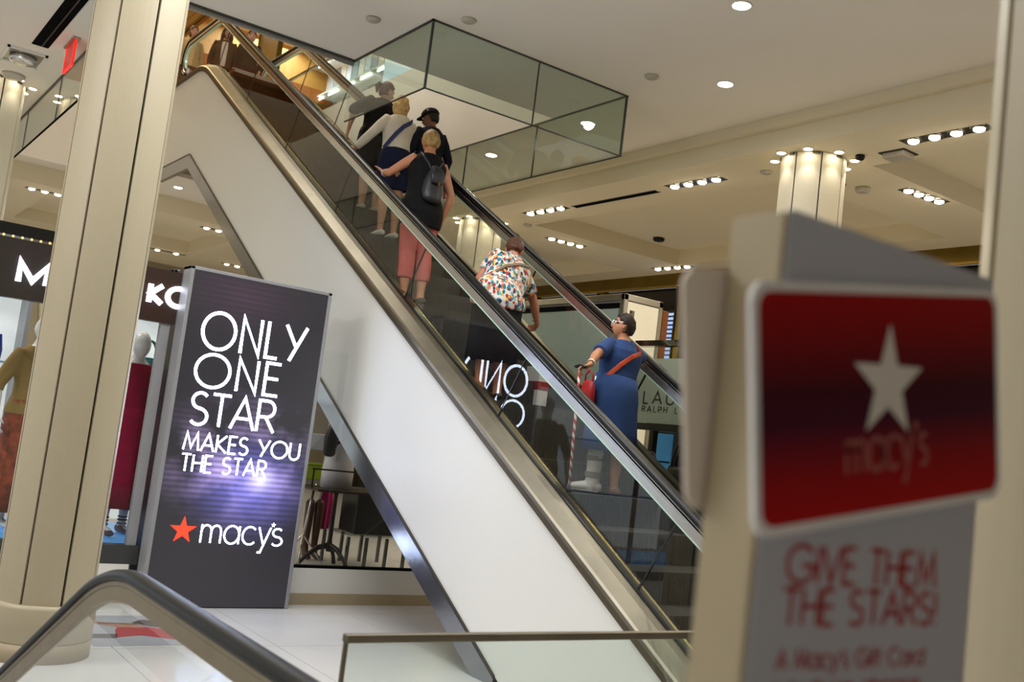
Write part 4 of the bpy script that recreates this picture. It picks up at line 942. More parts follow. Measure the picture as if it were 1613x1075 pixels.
for a, b_ in ((-1.5, .9), (.905, 2.66)): obj('window_glass', G().box(-9.41, -9.40, a, b_, .50, 2.5), SGLASS, shp)
obj('window_glass', G().box(-9.41, -9.40, 4.19, 4.57, .372, 2.5), SGLASS, shp); obj('window_glass', G().box(-9.41, -9.40, 4.575, 7.0, .372, 1.55), SGLASS, shp)
obj('mullion', G().box(-9.44, -9.36, 2.66, 2.74, .5, 2.5), ALU, shp); obj('mullion', G().box(-9.44, -9.36, .895, .91, .5, 2.5), CHROME, shp)
obj('fascia', G().box(-9.44, -9.34, -1.5, 2.05, 2.5, 3.0), FASC, shp); obj('fascia', G().box(-9.44, -9.34, 2.05, 2.77, 2.5, 2.98), FASC2, shp)
obj('black_cornice', G().box(-9.5, -9.33, -1.5, 2.2, 3.02, 3.12), mat('cornice_black', (10, 10, 10), .3), shp)
bd = G()
for i in range(50): bd.ball((-9.325, -1.4+.072*i, 3.01), .011, n=8, k=6)
obj('bead_lights', bd, mat('bead', (230, 190, 110), .3, emit=1.2, var=0), shp, kind='stuff')
SIGNW = mat('sign_letter', (236, 240, 255), .4, emit=3.2, var=0)
for s_, y0, wd in (('B', 1.425, .225), ('KO', 2.505, .36)):
    obj('letter', text(s_, (-9.34, y0, 2.645 if s_ == 'B' else 2.665), YU, ZU, XU, .165, wd, .27, .22, .02), SIGNW, shp)
pf = thing('display_platform', 'low pale blue display platform inside the left shop window', 'platform', (-10.2, 1.5, 0))
obj('platform_top', G().box(-11.0, -9.86, -1.4, 3.3, .44, .50), mat('platform_blue', (120, 176, 226), .3, emit=.25, ecol=(60, 150, 240)), pf); obj('platform_base', G().box(-10.98, -9.88, -1.38, 3.28, 0, .44), mat('platform_grey', (110, 112, 112), .5), pf)
# lit shelf wall behind the mannequins
sw = thing('shelf_wall', 'white back-lit shelving with bags behind the window mannequins', 'shelf', (-11.3, 1.6, 0))
LITW = mat('lit_shelf', (232, 236, 232), .5, emit=.55, var=.02)
obj('back_panel', G().box(-11.40, -11.3, -1.4, 1.86, .5, 2.75), LITW, sw); obj('back_panel', G().box(-11.40, -11.3, 2.9, 4.2, .5, 2.75), LITW, sw)
for z in (1.25, 1.98, 2.68):
    obj('shelf_board', G().box(-11.3, -10.95, -1.4, 1.80, z, z+.02), mat('shelf_glass_edge', (150, 180, 210), .2), sw); obj('shelf_board', G().box(-11.3, -10.95, 2.9, 4.2, z, z+.02), mat('shelf_glass_edge', (150, 180, 210), .2), sw)
obj('side_panel', G().box(-11.3, -10.9, 1.80, 1.84, .5, 2.75), ALU, sw)
def handbag(loc, w, h, d, m, label, group=None, hm=None, ax='y'):
    t = thing('handbag', label, 'bag', loc, group); x, y, z = loc
    U = V((0, 1, 0)) if ax == 'y' else V((1, 0, 0)); W = V((1, 0, 0)) if ax == 'y' else V((0, 1, 0)); c = V(loc)
    obj('bag_body', G().loft([c+V((0, 0, .01)), c+V((0, 0, h*.4)), c+V((0, 0, h*.85)), c+V((0, 0, h))], [(w*.48, d*.5), (w*.5, d*.5), (w*.44, d*.32), (w*.42, d*.2)], U, n=16, round_=False), m, t, True)
    for q in (1, -1): obj('handle', G().tube([c+U*w*.26*math.cos(a)+W*q*d*.15+V((0, 0, h+h*.75*math.sin(a))) for a in [PI*i/10 for i in range(11)]], w*.035), hm or m, t, True)
    obj('clasp', G().box(x-.012 if ax == 'x' else x+d*.5, x+.012 if ax == 'x' else x+d*.5+.008, y-d*.5-.008 if ax == 'x' else y-.012, y-d*.5 if ax == 'x' else y+.012, z+h*.55, z+h*.68), GOLD, t)
    return t
BL2 = mat('royal_blue_leather', (24, 58, 160), .4); TEAL = mat('teal_leather', (20, 96, 98), .4)
handbag((-11.1, 1.52, 2.0), .30, .26, .14, BL2, 'royal blue handbag on the lit shelf at the left edge')
handbag((-11.1, 3.08, 2.0), .30, .24, .14, TEAL, 'teal handbag on the lit shelf behind the magenta dress')
handbag((-11.1, 1.62, 1.27), .28, .22, .14, BL2, 'blue bag on the lower lit shelf behind the khaki mannequin')
dr = thing('drape', 'cream gathered drape hanging in the shop window above the khaki mannequin', 'drape', (-11.0, 2.0, 1.6))
g = G(); rr = []
for i in range(25):
    y = 1.88+.5*i/24; rr.append([V((-11.05+.04*math.sin(i*1.4), y-(.0 if True else 0), 2.75)), V((-11.0+.04*math.sin(i*1.4), y, 2.75)), V((-10.95+.03*math.sin(i*1.4), 2.05+.25*i/24, 1.6)), V((-11.0+.03*math.sin(i*1.4), 2.05+.25*i/24, 1.6))])
obj('drape_cloth', g.rings(rr), cloth('cream_drape', (206, 190, 150)), dr, True)
MW = (224, 224, 222)
mk = Fig('mannequin', 'white headed mannequin in a khaki shirt and orange patterned skirt in the left window', 'mannequin', (-10.15, 1.84, .50), 25, 1.93, 1.0, (0, 0), (10, 0, 0), {'L': dict(local=(.02, .30, .88), pole=(-.8, .8, 0)), 'R': dict(local=(.02, -.30, .88), pole=(-.8, -.8, 0))}, {}, MW, face=False)
mk.body(.011); mk.top(cloth('khaki_cloth', (150, 124, 70)), .90, .020, .62, .04, 'shirt', 1.46); SKP = mat('paisley_skirt', (136, 62, 34), .8, var=.6, scale=14); mk.skirt(SKP, 1.02, .14, .02, .06)
mg = Fig('mannequin', 'white mannequin in a long magenta sleeveless dress with strappy sandals', 'mannequin', (-10.15, 2.72, .50), 5, 1.93, 1.0, (0, 0), (0, 0, 0), {'L': dict(local=(.05, .27, .86)), 'R': dict(local=(.0, -.26, .90), pole=(-.8, -.8, 0))}, {'R': (.10, .10, 0)}, (226, 227, 228), face=False)
mg.body(.011); MAG = cloth('magenta_cloth', (150, 18, 62)); mg.top(MAG, .95, .014, 0, 0, 'dress_top', 1.44); mg.skirt(MAG, 1.06, .22, .020, .09, 'dress_skirt')
mg.shoes(mat('purple_sandal', (52, 30, 62), .5), 'sandal')
for n in 'LR':
    a = mg.J['ank'+n]
    for dz in (-.005, .03, .06): obj('sandal_strap', G().lathe([(.042, -.006), (.046, -.006), (.046, .006), (.042, .006)], (a.x, a.y, a.z+dz), 16), mat('purple_sandal', (52, 30, 62), .5), mg.root)

# ------------------------------------------------------------------ display behind the right-hand window, under the escalator
IRON = mat('cast_iron', (44, 42, 40), .5, .4); CLEARG = glassmat('display_glass', (.93, .96, .95), 1.0)
tb = thing('pedestal_table', 'dark iron pedestal table with three curved feet behind the window', 'table', (-11.7, 5.78, 0))
obj('table_top', G().box(-12.1, -11.3, 5.34, 6.34, .955, .985), mat('dark_wood', (52, 40, 32), .4), tb, bevel=.004)
obj('column_post', G().lathe([(.03, .20), (.045, .24), (.03, .34), (.026, .9), (.05, .955)], (-11.7, 5.78, 0), 14), IRON, tb, True)
for a in (20, 140, 260):
    d = V((math.cos(R(a)), math.sin(R(a)), 0)); c = V((-11.7, 5.78, 0))
    obj('leg', G().loft([c+V((0, 0, .28)), c+d*.14+V((0, 0, .24)), c+d*.28+V((0, 0, .13)), c+d*.36+V((0, 0, .025))], [(.028, .04), (.026, .034), (.024, .026), (.028, .02)], d.cross(V((0, 0, 1))), n=10), IRON, tb, True)
to = thing('bust_form', 'white hip and torso display form wearing a black strap on the iron table', 'display form', (-11.7, 5.9, .985))
us = [(.987, .205, .15), (1.2, .21, .155), (1.36, .185, .14), (1.55, .16, .12), (1.72, .19, .13), (1.95, .19, .11), (2.05, .08, .06)]
obj('torso', G().loft([(-11.7, 5.76, z) for z, _, _ in us], [(a, b_) for _, a, b_ in us], YU, n=24, round_=False), mat('form_white', (214, 214, 220), .5, var=.02), to, True)
obj('stand_ring', G().lathe([(.16, 0), (.16, .006)], (-11.7, 5.92, .981), 24), IRON, to)
bb = thing('sling_bag', 'black sling bag hanging on the white torso form', 'bag', (-11.6, 5.70, 1.6))
obj('bag_body', G().loft([(-11.54, 5.53, 1.42), (-11.53, 5.53, 1.60), (-11.54, 5.58, 1.86)], [(.085, .05), (.095, .06), (.06, .04)], YU, n=14), BLKL, bb, True)
obj('strap', G().loft([(-11.55, 5.58, 1.50), (-11.555, 5.70, 1.60), (-11.56, 5.84, 1.72), (-11.59, 5.93, 1.84)], [(.018, .006)]*4, ZU, n=8), BLKL, bb)
rl = thing('display_rail', 'thin dark display rail crossing in front of the torso form', 'rail', (-11.45, 5.7, 1.2))
obj('bar', G().box(-11.46, -11.44, 5.30, 6.30, 1.205, 1.225), mat('dark_wood', (52, 40, 32), .4), rl)
for y in (5.32, 6.28): obj('post', G().box(-11.46, -11.44, y-.008, y+.008, .985, 1.205), IRON, rl)
es = thing('chrome_stand', 'chrome three-legged floor stand left of the iron table', 'stand', (-12.0, 5.55, 0))
obj('post', G().tube([(-12., 5.55, .33), (-12., 5.62, 1.0)], .018, 10), CHROME, es, True)
for a in (90, 200, 330): obj('leg', G().tube([(-12., 5.55, .36), (-12+.34*math.cos(R(a)), 5.55+.30*math.sin(R(a)), .015)], .013, 8), CHROME, es, True)
LIME = mat('lime_leather', (150, 176, 30), .45)
lb = thing('lime_box', 'lime green box on the floor shelf beside the chrome stand', 'box', (-12.3, 5.55, .98)); 
obj('box_body', G().box(-12.5, -12.25, 5.42, 5.80, 1.03, 1.22), LIME, lb, bevel=.01); obj('lid', G().box(-12.51, -12.24, 5.41, 5.81, 1.22, 1.25), LIME, lb, bevel=.006)
sh_ = thing('display_shelf', 'grey display shelf unit carrying the lime bag behind the iron table', 'shelf', (-12.6, 5.6, 0))
obj('shelf_board', G().box(-12.8, -12.22, 5.2, 6.1, 1.0, 1.03), ALU, sh_); obj('shelf_board', G().box(-12.8, -12.22, 5.2, 6.1, 1.42, 1.62), mat('shelf_face', (170, 176, 186), .5), sh_)
for y in (5.22, 6.08): obj('post', G().box(-12.8, -12.76, y-.015, y+.015, 0, 2.1), ALU, sh_)
handbag((-12.45, 5.50, 1.625), .34, .24, .14, LIME, 'lime green handbag on the grey display shelf behind the window')
gt = thing('glass_table', 'low glass display table on square glass legs behind the window', 'table', (-12.0, 6.4, 0))
obj('table_top', G().box(-12.35, -11.6, 5.98, 6.85, .40, .42), CLEARG, gt)
for x in (-12.32, -11.63):
    for y in (6.0, 6.26, 6.55, 6.82): obj('leg', G().box(x-.018, x+.018, y-.018, y+.018, 0, .40), mat('glass_leg', (60, 70, 64), .15, spec=.9), gt)
cs = thing('display_case', 'dark upholstered display case standing on the low glass table', 'case', (-11.9, 6.4, .42))
obj('case_body', G().box(-12.2, -11.75, 6.12, 6.74, .42, .96), mat('dark_case', (44, 46, 46), .25), cs, bevel=.015); obj('case_lid', G().box(-12.22, -11.73, 6.10, 6.76, .96, .99), mat('case_lid', (70, 70, 68), .3), cs, bevel=.004)
gm = thing('hanging_garment', 'magenta garment hanging behind the dark display case', 'garment', (-12.5, 6.05, .5))
obj('garment_cloth', G().loft([(-12.5, 6.02, .42), (-12.5, 6.05, .7), (-12.5, 6.06, .95)], [(.12, .04), (.10, .04), (.07, .03)], YU, n=12), cloth('magenta_garment', (150, 20, 84)), gm, True)
obj('hanger', G().tube([(-12.5, 5.96, .95), (-12.5, 6.06, 1.0), (-12.5, 6.16, .95)], .008), IRON, gm)
bo_ = thing('riding_boots', 'pair of tall brown boots standing behind the iron table', 'boots', (-12.35, 5.9, 0))
for y in (5.78, 5.91):
    obj('boot', G().loft([(-12.25, y, .04), (-12.36, y, .06), (-12.40, y, .2), (-12.40, y, .45), (-12.40, y, .72)], [(.04, .03), (.045, .04), (.042, .045), (.055, .06), (.06, .065)], YU, n=12), mat('brown_leather', (78, 50, 34), .45), bo_, True)

# ------------------------------------------------------------------ right background
k2 = thing('display_kiosk', 'large steel-framed display box with frosted side and lit white end panel behind the escalator', 'kiosk', (-9.3, 7.5, 0))
KX0, KX1, KY0, KY1, KZ = -10.7, -8.3, 7.2, 7.78, 3.57
obj('core', G().box(KX0+.02, KX1-.02, KY0+.02, KY1-.02, 0, KZ-.02), mat('kiosk_core', (110, 110, 104), .5), k2)
obj('frosted_panel', G().box(KX0+.05, KX1-.09, KY0+.008, KY0+.02, .1, KZ-.16), mat('frosted_panel', (150, 164, 156), .3, var=.02), k2)
obj('lit_panel', G().box(KX1-.02, KX1-.008, KY0+.06, KY1-.06, .1, KZ-.08), mat('lit_panel', (238, 228, 200), .4, emit=.22, var=.02), k2)
fr = G()
for x, y in ((KX1, KY0), (KX1, KY1), (KX0, KY0), (KX0, KY1)):
    sx_ = -1 if x == KX1 else 1; sy_ = 1 if y == KY0 else -1
    fr.box(*sorted((x, x+sx_*.06)), *sorted((y, y+sy_*.06)), 0, KZ)
fr.box(KX0, KX1, KY0, KY0+.05, KZ-.07, KZ).box(KX0, KX1, KY1-.05, KY1, KZ-.07, KZ).box(KX1-.05, KX1, KY0, KY1, KZ-.07, KZ).box(KX0, KX0+.05, KY0, KY1, KZ-.07, KZ)
obj('steel_frame', fr, STEEL, k2, bevel=.006)
obj('dark_strip', G().box(KX0+.05, KX1-.09, KY0+.004, KY0+.02, KZ-.16, KZ-.10), DARK, k2)
obj('printed_mark', G().box(KX1-.008, KX1-.006, KY0+.10, KY0+.17, 3.33, 3.40), mat('grey_mark', (120, 108, 96), .5), k2); obj('printed_mark', G().box(KX1-.006, KX1-.005, KY0+.10, KY0+.13, 3.365, 3.40), mat('dark_mark', (50, 44, 42), .5), k2)
ob = thing('orange_board', 'narrow orange board standing just behind the lit white box', 'board', (-8.42, 8.02, 0))
obj('board_face', G().box(-8.45, -8.40, 7.88, 7.97, .05, 3.50), mat('orange_board', (150, 84, 32), .5), ob, bevel=.004); obj('foot', G().box(-8.6, -8.25, 7.88, 8.06, 0, .05), IRON, ob)
lf_ = thing('shop_fixture', 'grey-green shop fixture lettered LAU and RALPH L beyond the handrail', 'fixture', (-6.5, 6.9, 0))
HGR = mat('header_green', (150, 156, 136), .5, var=.02)
obj('header_panel', G().box(-7.43, -5.2, 6.70, 6.74, 2.16, 2.78), HGR, lf_); obj('header_edge', G().box(-7.47, -7.43, 6.69, 6.76, 2.16, 2.78), mat('pale_edge', (186, 186, 160), .5), lf_)
obj('lower_bar', G().box(-7.75, -5.2, 6.67, 6.76, 2.09, 2.155), mat('bar_dark', (74, 72, 60), .3, .8), lf_)
obj('transom_glass', G().box(-7.45, -5.2, 6.72, 6.73, 2.78, 2.90), CLEARG, lf_); obj('top_rail', G().box(-7.47, -5.2, 6.68, 6.78, 2.90, 2.955), mat('mirror_rail', (150, 146, 136), .08, 1), lf_)
for x in (-7.46, -7.10, -5.3): obj('post', G().box(x-.025, x+.025, 6.68, 6.74, 0, 2.09), mat('bar_dark', (74, 72, 60), .3, .8), lf_)
obj('side_wall', G().box(-7.80, -7.49, 6.78, 6.82, 0, 2.09), mat('pale_green_wall', (176, 178, 150), .6), lf_); obj('back_panel', G().box(-7.5, -5.2, 7.15, 7.18, 0, 2.78), mat('fixture_back', (60, 56, 46), .6), lf_)
obj('blue_screen', G().box(-7.44, -7.13, 6.98, 7.0, 1.3, 2.08), mat('blue_screen', (70, 132, 172), .3, emit=.3, var=.25, scale=5), lf_); obj('screen_joint', G().box(-7.44, -7.13, 6.972, 6.982, 1.80, 1.815), DARK, lf_); obj('shelf_board', G().box(-7.45, -5.2, 6.55, 7.15, 1.46, 1.50), mat('fixture_back', (60, 56, 46), .6), lf_)
LET = mat('dark_letters', (44, 46, 40), .5)
for s_, x0, wd, z0, h, gp in (('LAU', -7.285, .42, 2.345, .115, .38), ('RALPH', -7.29, .345, 2.265, .055, .42), ('L', -6.84, .035, 2.265, .055, .3)):
    obj('lettering', text(s_, (x0, 6.70, z0), XU, ZU, (0, -1, 0), h, wd, .13, gp, .004), LET, lf_)
BRN = mat('brown_handbag', (66, 46, 32), .4)
handbag((-7.02, 6.62, 1.50), .26, .22, .13, BRN, 'brown handbag with tall handles on the fixture shelf below the lettering', None, None, 'x')
handbag((-6.60, 6.62, 1.50), .40, .28, .16, mat('dark_brown_handbag', (44, 34, 26), .4), 'large dark brown handbag on the fixture shelf beside the sign stand', None, None, 'x')

gs = thing('brass_storefront', 'far brass-framed storefront with dark windows below the low ceiling', 'storefront', (-14, 13.3, 0))
obj('header_band', G().box(-27, -6, 13.18, 13.32, 5.11, 5.35), GOLD, gs)
obj('header_lip', G().box(-27, -6, 13.15, 13.2, 5.08, 5.12), mat('brass_bright', (190, 160, 84), .2, 1), gs)
for i, x in enumerate((-26, -23.4, -20.8, -18.2, -15.9, -13.6, -11.3, -9.0, -7)):
    obj('mullion', G().box(x-.07, x+.07, 13.16, 13.3, 0, 5.1), GOLD, gs); obj('mullion', G().box(x-.16, x-.12, 13.18, 13.3, 0, 5.1), mat('bronze_dark', (60, 48, 26), .3, .9), gs)
DW = mat('dark_window', (22, 20, 20), .12, spec=.6)
for a, b_ in zip((-27, -26, -23.4, -20.8, -18.2, -15.9, -13.6, -11.3, -9.0, -7), (-26, -23.4, -20.8, -18.2, -15.9, -13.6, -11.3, -9.0, -7, -6)): obj('window_pane', G().box(a+.07, b_-.07, 13.3, 13.32, 0, 5.1), DW, gs)
SLT = mat('daylit_slat', (150, 178, 226), .4, emit=.75, var=0)  # daylight on the blinds put in as slat glow
for x0, x1, lb_ in ((-14.15, -13.80, 'blue daylit window blind left of the brass mullion'), (-13.42, -13.1, 'blue daylit window blind right of the brass mullion')):
    wb = thing('window_blind', lb_, 'blind', ((x0+x1)/2, 13.25, 4))
    obj('headbox', G().box(x0, x1, 13.24, 13.28, 4.62, 4.66), IRON, wb)
    for i in range(16): obj('slat', G().box(x0+.01, x1-.01, 13.23, 13.27, 4.56-.082*i, 4.60-.082*i), SLT, wb)
sc2 = thing('shop_counter', 'pale counter block far behind the escalator under the brass storefront', 'counter', (-17, 11, 0))
obj('counter_body', G().box(-19, -15.5, 10.6, 11.4, 0, 1.0), WHITE, sc2); obj('counter_top', G().box(-19.05, -15.45, 10.55, 11.45, 1.0, 1.05), DARK, sc2)

# ------------------------------------------------------------------ ceiling lights and devices
def downlight(x, y, z, label, m=LAMPC, r=.075, power=0, group=None):
    t = thing('downlight', label, 'light', (x, y, z), group)
    obj('trim_ring', G().lathe([(r*1.22, -.008), (r*1.22, -.001)], (x, y, z), 24), WHITE, t); obj('lamp', G().lathe([(r, -.0095), (r, -.006)], (x, y, z), 24), m, t)
    if power: lamp('SPOT', (x, y, z-.02), power, (1, .93, .80), .06, 165, blend=.9)
downlight(-5.83, 5.98, 5.68, 'round downlight at the top edge of the photo right of the glass screen', power=90)
downlight(-7.15, 7.22, 5.68, 'round downlight midway between the glass screen and the right column', power=90)
downlight(-9.32, 7.20, 5.68, 'round downlight seen through the right end of the glass screen', power=40)
downlight(-11.5, 7.30, 5.68, 'round downlight behind the lower glass screen above the escalator', power=40)
downlight(-18.1, 5.1, 5.35, 'round light seen in the triangle under the escalator', power=0) if False else None
def fixture(x0, y0, x1, y1, z, label, power=30, dirv=(0, 0, -1), n=4):
    c = V(((x0+x1)/2, (y0+y1)/2, z)); a = V((x1-x0, y1-y0, 0)); L = a.length; a.normalize(); b_ = V((-a.y, a.x, 0))
    t = thing('recessed_fixture', label, 'light', tuple(c), 'multi-lamp recessed ceiling fixtures')
    obj('tray', G().prism([c+a*L/2*i+b_*.085*j for i, j in ((-1, -1), (1, -1), (1, 1), (-1, 1))], (0, 0, -.004)), mat('tray_grey', (96, 88, 74), .3, .6), t)
    for i in range(n):
        p = c+a*L*((i+.5)/n-.5)
        obj('gimbal_ring', G().lathe([(.078, -.012), (.084, -.012), (.084, -.002), (.078, -.002)], tuple(p), 20), CHROME, t)
        obj('lamp', G().ball(p+V((0, 0, -.014)), .056, .056, .022, n=16, k=8), LAMPW, t, True)
    if power: lamp('SPOT', tuple(c+V((0, 0, -.05))), power, WARM, .12, 120, dirv)
fixture(-9.6, 8.86, -8.68, 8.90, 5.35, 'four-lamp recessed fixture right of the black slot vent')
fixture(-12.72, 8.84, -11.75, 8.86, 5.35, 'four-lamp recessed fixture left of the black slot vent')
fixture(-6.18, 8.87, -5.25, 8.88, 5.35, 'four-lamp recessed fixture at the right beside the foreground column')
fixture(-7.12, 10.30, -7.06, 11.05, 5.35, 'four-lamp recessed fixture just right of the lit column')
fixture(-13.75, 10.05, -13.72, 10.85, 5.35, 'four-lamp recessed fixture below the dark ceiling recess at centre')
fixture(-13.95, 12.72, -13.0, 12.78, 5.35, 'four-lamp recessed fixture nearest the left edge of the sign stand', 20)
fixture(-20.2, 2.95, -20.2, 3.62, 5.35, 'recessed fixture seen between the left column and the big column', 20, n=3)
fixture(-20.2, 6.2, -20.2, 6.95, 5.35, 'recessed fixture in the triangle below the escalator landing', 20, n=3)
fixture(-24.6, 8.2, -24.6, 9.0, 5.35, 'recessed fixture low in the triangle just above the LED kiosk', 15, n=3)
fixture(-24.6, 6.4, -24.6, 7.3, 5.35, 'recessed fixture farthest back above the kiosk top edge', 15, n=2)
downlight(-18.6, 5.2, 5.68, 'round downlight in the grey soffit under the escalator landing', r=.07)
vt = thing('slot_vent', 'long black slot vent in the low ceiling between two light fixtures', 'vent', (-10.75, 8.92, 5.35))
obj('slot', G().box(-11.62, -9.88, 8.88, 8.96, 5.343, 5.3495), DARK, vt); obj('frame', G().box(-11.64, -9.86, 8.87, 8.88, 5.342, 5.3495).box(-11.64, -9.86, 8.96, 8.97, 5.342, 5.3495), IRON, vt)
v2 = thing('slot_vent', 'wide black slot in the ceiling at the upper left corner', 'vent', (-11.7, 1.74, 5.68))
obj('slot', G().box(-12.68, -10.0, 1.66, 1.84, 5.672, 5.6795), DARK, v2); obj('divider', G().box(-12.66, -10.02, 1.76, 1.775, 5.668, 5.6795), IRON, v2)
def disc(name, x, y, z, r, h, label, cat, m=GREYC, parts=True):
    t = thing(name, label, cat, (x, y, z)); obj('cover', G().lathe([(r, -.001), (r, -h*.6), (r*.8, -h)], (x, y, z), 20), m, t, True)
    obj('core_dot', G().lathe([(r*.3, -h*.9), (r*.25, -h*1.15)], (x, y, z), 12), m, t)
disc('ceiling_sensor', -8.71, 4.0, 5.68, .07, .03, 'small round ceiling sensor left of the glass screen corner', 'sensor')
disc('ceiling_sensor', -7.97, 4.62, 5.68, .07, .03, 'small round ceiling sensor just above the glass screen corner', 'sensor')
disc('ceiling_sensor', -7.6, 6.62, 5.68, .07, .03, 'small round ceiling sensor by the right end of the glass screen', 'sensor')
disc('sprinkler_head', -7.50, 10.05, 5.35, .09, .06, 'white sprinkler head beside the fixture right of the lit column', 'sprinkler')
disc('sprinkler_head', -14.2, 1.72, 5.68, .14, .05, 'round sprinkler plate above the far left column', 'sprinkler')
disc('speaker_disc', -7.7, 9.75, 5.35, .15, .012, 'flat round grey ceiling speaker right of the lit column', 'speaker', mat('speaker_grey', (120, 112, 88), .8))
disc('ceiling_sensor', -8.05, 8.95, 5.35, .07, .03, 'small round sensor on the low ceiling left of the lit column', 'sensor')
disc('ceiling_sensor', -13.3, 9.3, 5.35, .07, .03, 'small round sensor between the black slot and the far lit column', 'sensor')
disc('speaker_disc', -14.2, 9.6, 5.35, .15, .012, 'flat round ceiling speaker near the far lit column', 'speaker', mat('speaker_grey', (120, 112, 88), .8))
disc('dome_camera', -12.83, 11.75, 5.57 if False else 5.62, .10, .06, 'small black dome camera hanging from the ceiling recess', 'camera', BLACKR)
dm = bpy.data.objects[-1] if False else None
disc('dome_camera', -6.79, 9.0, 5.35, .05, .05, 'tiny black dome camera right of the lit column top', 'camera', BLACKR)
em = thing('emergency_light', 'small square emergency light unit right of the lit column top', 'light', (-6.42, 9.15, 5.35))
obj('housing', G().box(-6.55, -6.30, 9.05, 9.25, 5.29, 5.349), GREYC, em, bevel=.006); obj('base_plate', G().box(-6.58, -6.27, 9.02, 9.28, 5.341, 5.3495), IRON, em)
sq = thing('square_spotlight', 'square recessed ceiling spotlight at the upper left', 'light', (-13.3, 1.68, 5.68))
fr = G(); a, b_, c, d = -13.62, -12.98, 1.46, 1.90
fr.box(a, b_, c, c+.03, 5.655, 5.679).box(a, b_, d-.03, d, 5.655, 5.679).box(a, a+.03, c, d, 5.655, 5.679).box(b_-.03, b_, c, d, 5.655, 5.679)
obj('frame', fr, WHITE, sq); obj('tray', G().box(a+.03, b_-.03, c+.03, d-.03, 5.672, 5.679), STEEL, sq); obj('lamp_barrel', G().lathe([(.15, -.002), (.16, -.05), (.13, -.075), (.06, -.08)], (-13.3, 1.68, 5.672), 20), CHROME, sq, True)
ex = thing('exit_sign', 'red edge-lit exit sign panel hanging from the ceiling at upper left', 'sign', (-12.3, 2.0, 5.68))
REDG = mat('exit_red', (255, 30, 24), .3, emit=1.3, var=.2, scale=12); 
obj('mount', G().box(-12.45, -11.95, 1.96, 2.04, 5.655, 5.679), STEEL, ex); obj('acrylic_panel', G().box(-12.42, -11.98, 1.994, 2.006, 5.37, 5.655), mat('red_acrylic', (200, 40, 40), .3, emit=.35, var=.3, scale=14), ex)
obj('lit_edge', G().box(-12.42, -11.98, 1.988, 2.012, 5.358, 5.374), REDG, ex); obj('lit_edge', G().box(-11.985, -11.97, 1.988, 2.012, 5.36, 5.655), REDG, ex); obj('lit_edge', G().box(-12.43, -12.415, 1.988, 2.012, 5.36, 5.655), REDG, ex)

# ------------------------------------------------------------------ upper floor
PERF = bpy.data.materials.new('perforated_gold'); PERF.use_nodes = True; nt = PERF.node_tree; b = nt.nodes['Principled BSDF']; b.inputs['Roughness'].default_value = .4; b.inputs['Metallic'].default_value = .6
tc = nt.nodes.new('ShaderNodeTexCoord'); vo = nt.nodes.new('ShaderNodeTexVoronoi'); vo.inputs['Scale'].default_value = 6.5; vo.inputs['Randomness'].default_value = 0; rp = nt.nodes.new('ShaderNodeValToRGB'); rp.color_ramp.interpolation = 'CONSTANT'
rp.color_ramp.elements[0].color = (*lin((70, 56, 30)), 1); rp.color_ramp.elements[1].position = .33; rp.color_ramp.elements[1].color = (*lin((170, 148, 92)), 1)
nt.links.new(tc.outputs['Object'], vo.inputs['Vector']); nt.links.new(vo.outputs['Distance'], rp.inputs[0]); nt.links.new(rp.outputs[0], b.inputs['Base Color'])
pn = thing('perforated_screen', 'gold perforated screen wall on the upper floor behind the far handrail', 'screen', (-21, 7.4, 7.2))
obj('screen_sheet', G().box(-21.6, -20.4, 7.3, 7.36, 7.2, 10.4), PERF, pn); obj('frame', G().box(-21.65, -21.6, 7.28, 7.38, 7.2, 10.45).box(-20.4, -20.35, 7.28, 7.38, 7.2, 10.45), GOLD, pn)
pn = thing('perforated_screen', 'gold perforated canopy panel upstairs at the top left of the opening', 'screen', (-22, 5, 10))
obj('screen_sheet', G().box(-23.8, -21.2, 2.6, 6.2, 10.35, 10.4), PERF, pn); obj('frame', G().box(-23.8, -21.2, 6.2, 6.28, 10.3, 10.45), GOLD, pn)
bm_ = thing('wood_beam', 'amber wooden beam across the upper floor wall', 'beam', (-23, 4, 9.6))
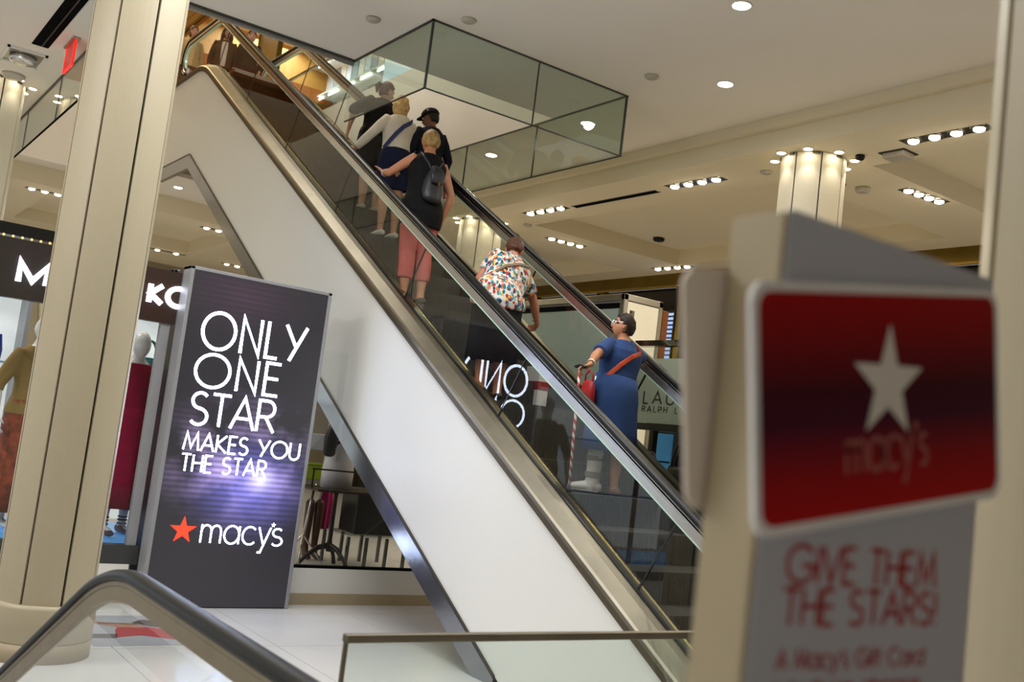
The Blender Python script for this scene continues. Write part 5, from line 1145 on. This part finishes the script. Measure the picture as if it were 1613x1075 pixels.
obj('beam_body', G().box(-23.9, -23.3, -2, 12, 9.55, 9.9), mat('amber_wood', (150, 84, 24), .4, var=.2, scale=2), bm_); obj('brass_line', G().box(-23.3, -23.26, -2, 12, 9.52, 9.58), GOLD, bm_)
cr_ = thing('clothes_wall', 'pale clothes display wall with strip lights on the upper floor', 'display wall', (-20, 9.8, 7.2))
obj('back_panel', G().box(-24, -17.5, 10.0, 10.1, 7.2, 10.9), mat('wall_pale', (206, 212, 208), .6), cr_)
TUBE = mat('strip_light', (255, 252, 240), .5, emit=6, var=0)
for z in (8.75, 9.65, 10.55):
    for i in range(7): obj('strip_light', G().box(-23.6+.85*i, -23.05+.85*i, 9.55, 9.58, z, z+.03), TUBE, cr_)
    obj('shelf_board', G().box(-24, -17.5, 9.5, 10.0, z+.06, z+.1), mat('wall_pale', (206, 212, 208), .6), cr_)
for i in range(18): obj('wall_panel', G().box(-23.8+.34*i, -23.50+.34*i, 9.96, 9.999, 7.3, 10.8), cloth('shirt_%d' % (i % 3), ((186, 196, 202), (150, 164, 172), (206, 204, 196))[i % 3]), cr_)
bn = thing('blue_glow_panel', 'added pale blue glowing panel above the far edge of the upper floor', 'glow_panel', (-18.5, 8.6, 7.205))  # glowing sheets added to stand for the blue light up here
obj('glow_sheet', G().box(-17.9, -16.6, 8.6, 8.64, 7.5, 10.2), mat('glow_blue', (196, 222, 240), .6, emit=.5), bn); obj('glow_sheet', G().box(-16.55, -15.6, 8.7, 8.74, 7.5, 10.2), mat('glow_blue2', (130, 172, 210), .6, emit=.35), bn); obj('stand', G().box(-18.0, -15.5, 8.55, 8.8, 7.205, 7.28), IRON, bn)
ur = thing('upper_balustrade', 'glass balustrade along the far edge of the upper floor', 'balustrade', (-14, 6.95, 7.2))
for i in range(6): obj('glass_pane', G().box(-19.5+1.6*i, -17.92+1.6*i, 6.93, 6.942, 7.2, 8.2), EGLASS, ur)
obj('top_rail', G().box(-19.5, -9.9, 6.915, 6.955, 8.2, 8.24), STEEL, ur)
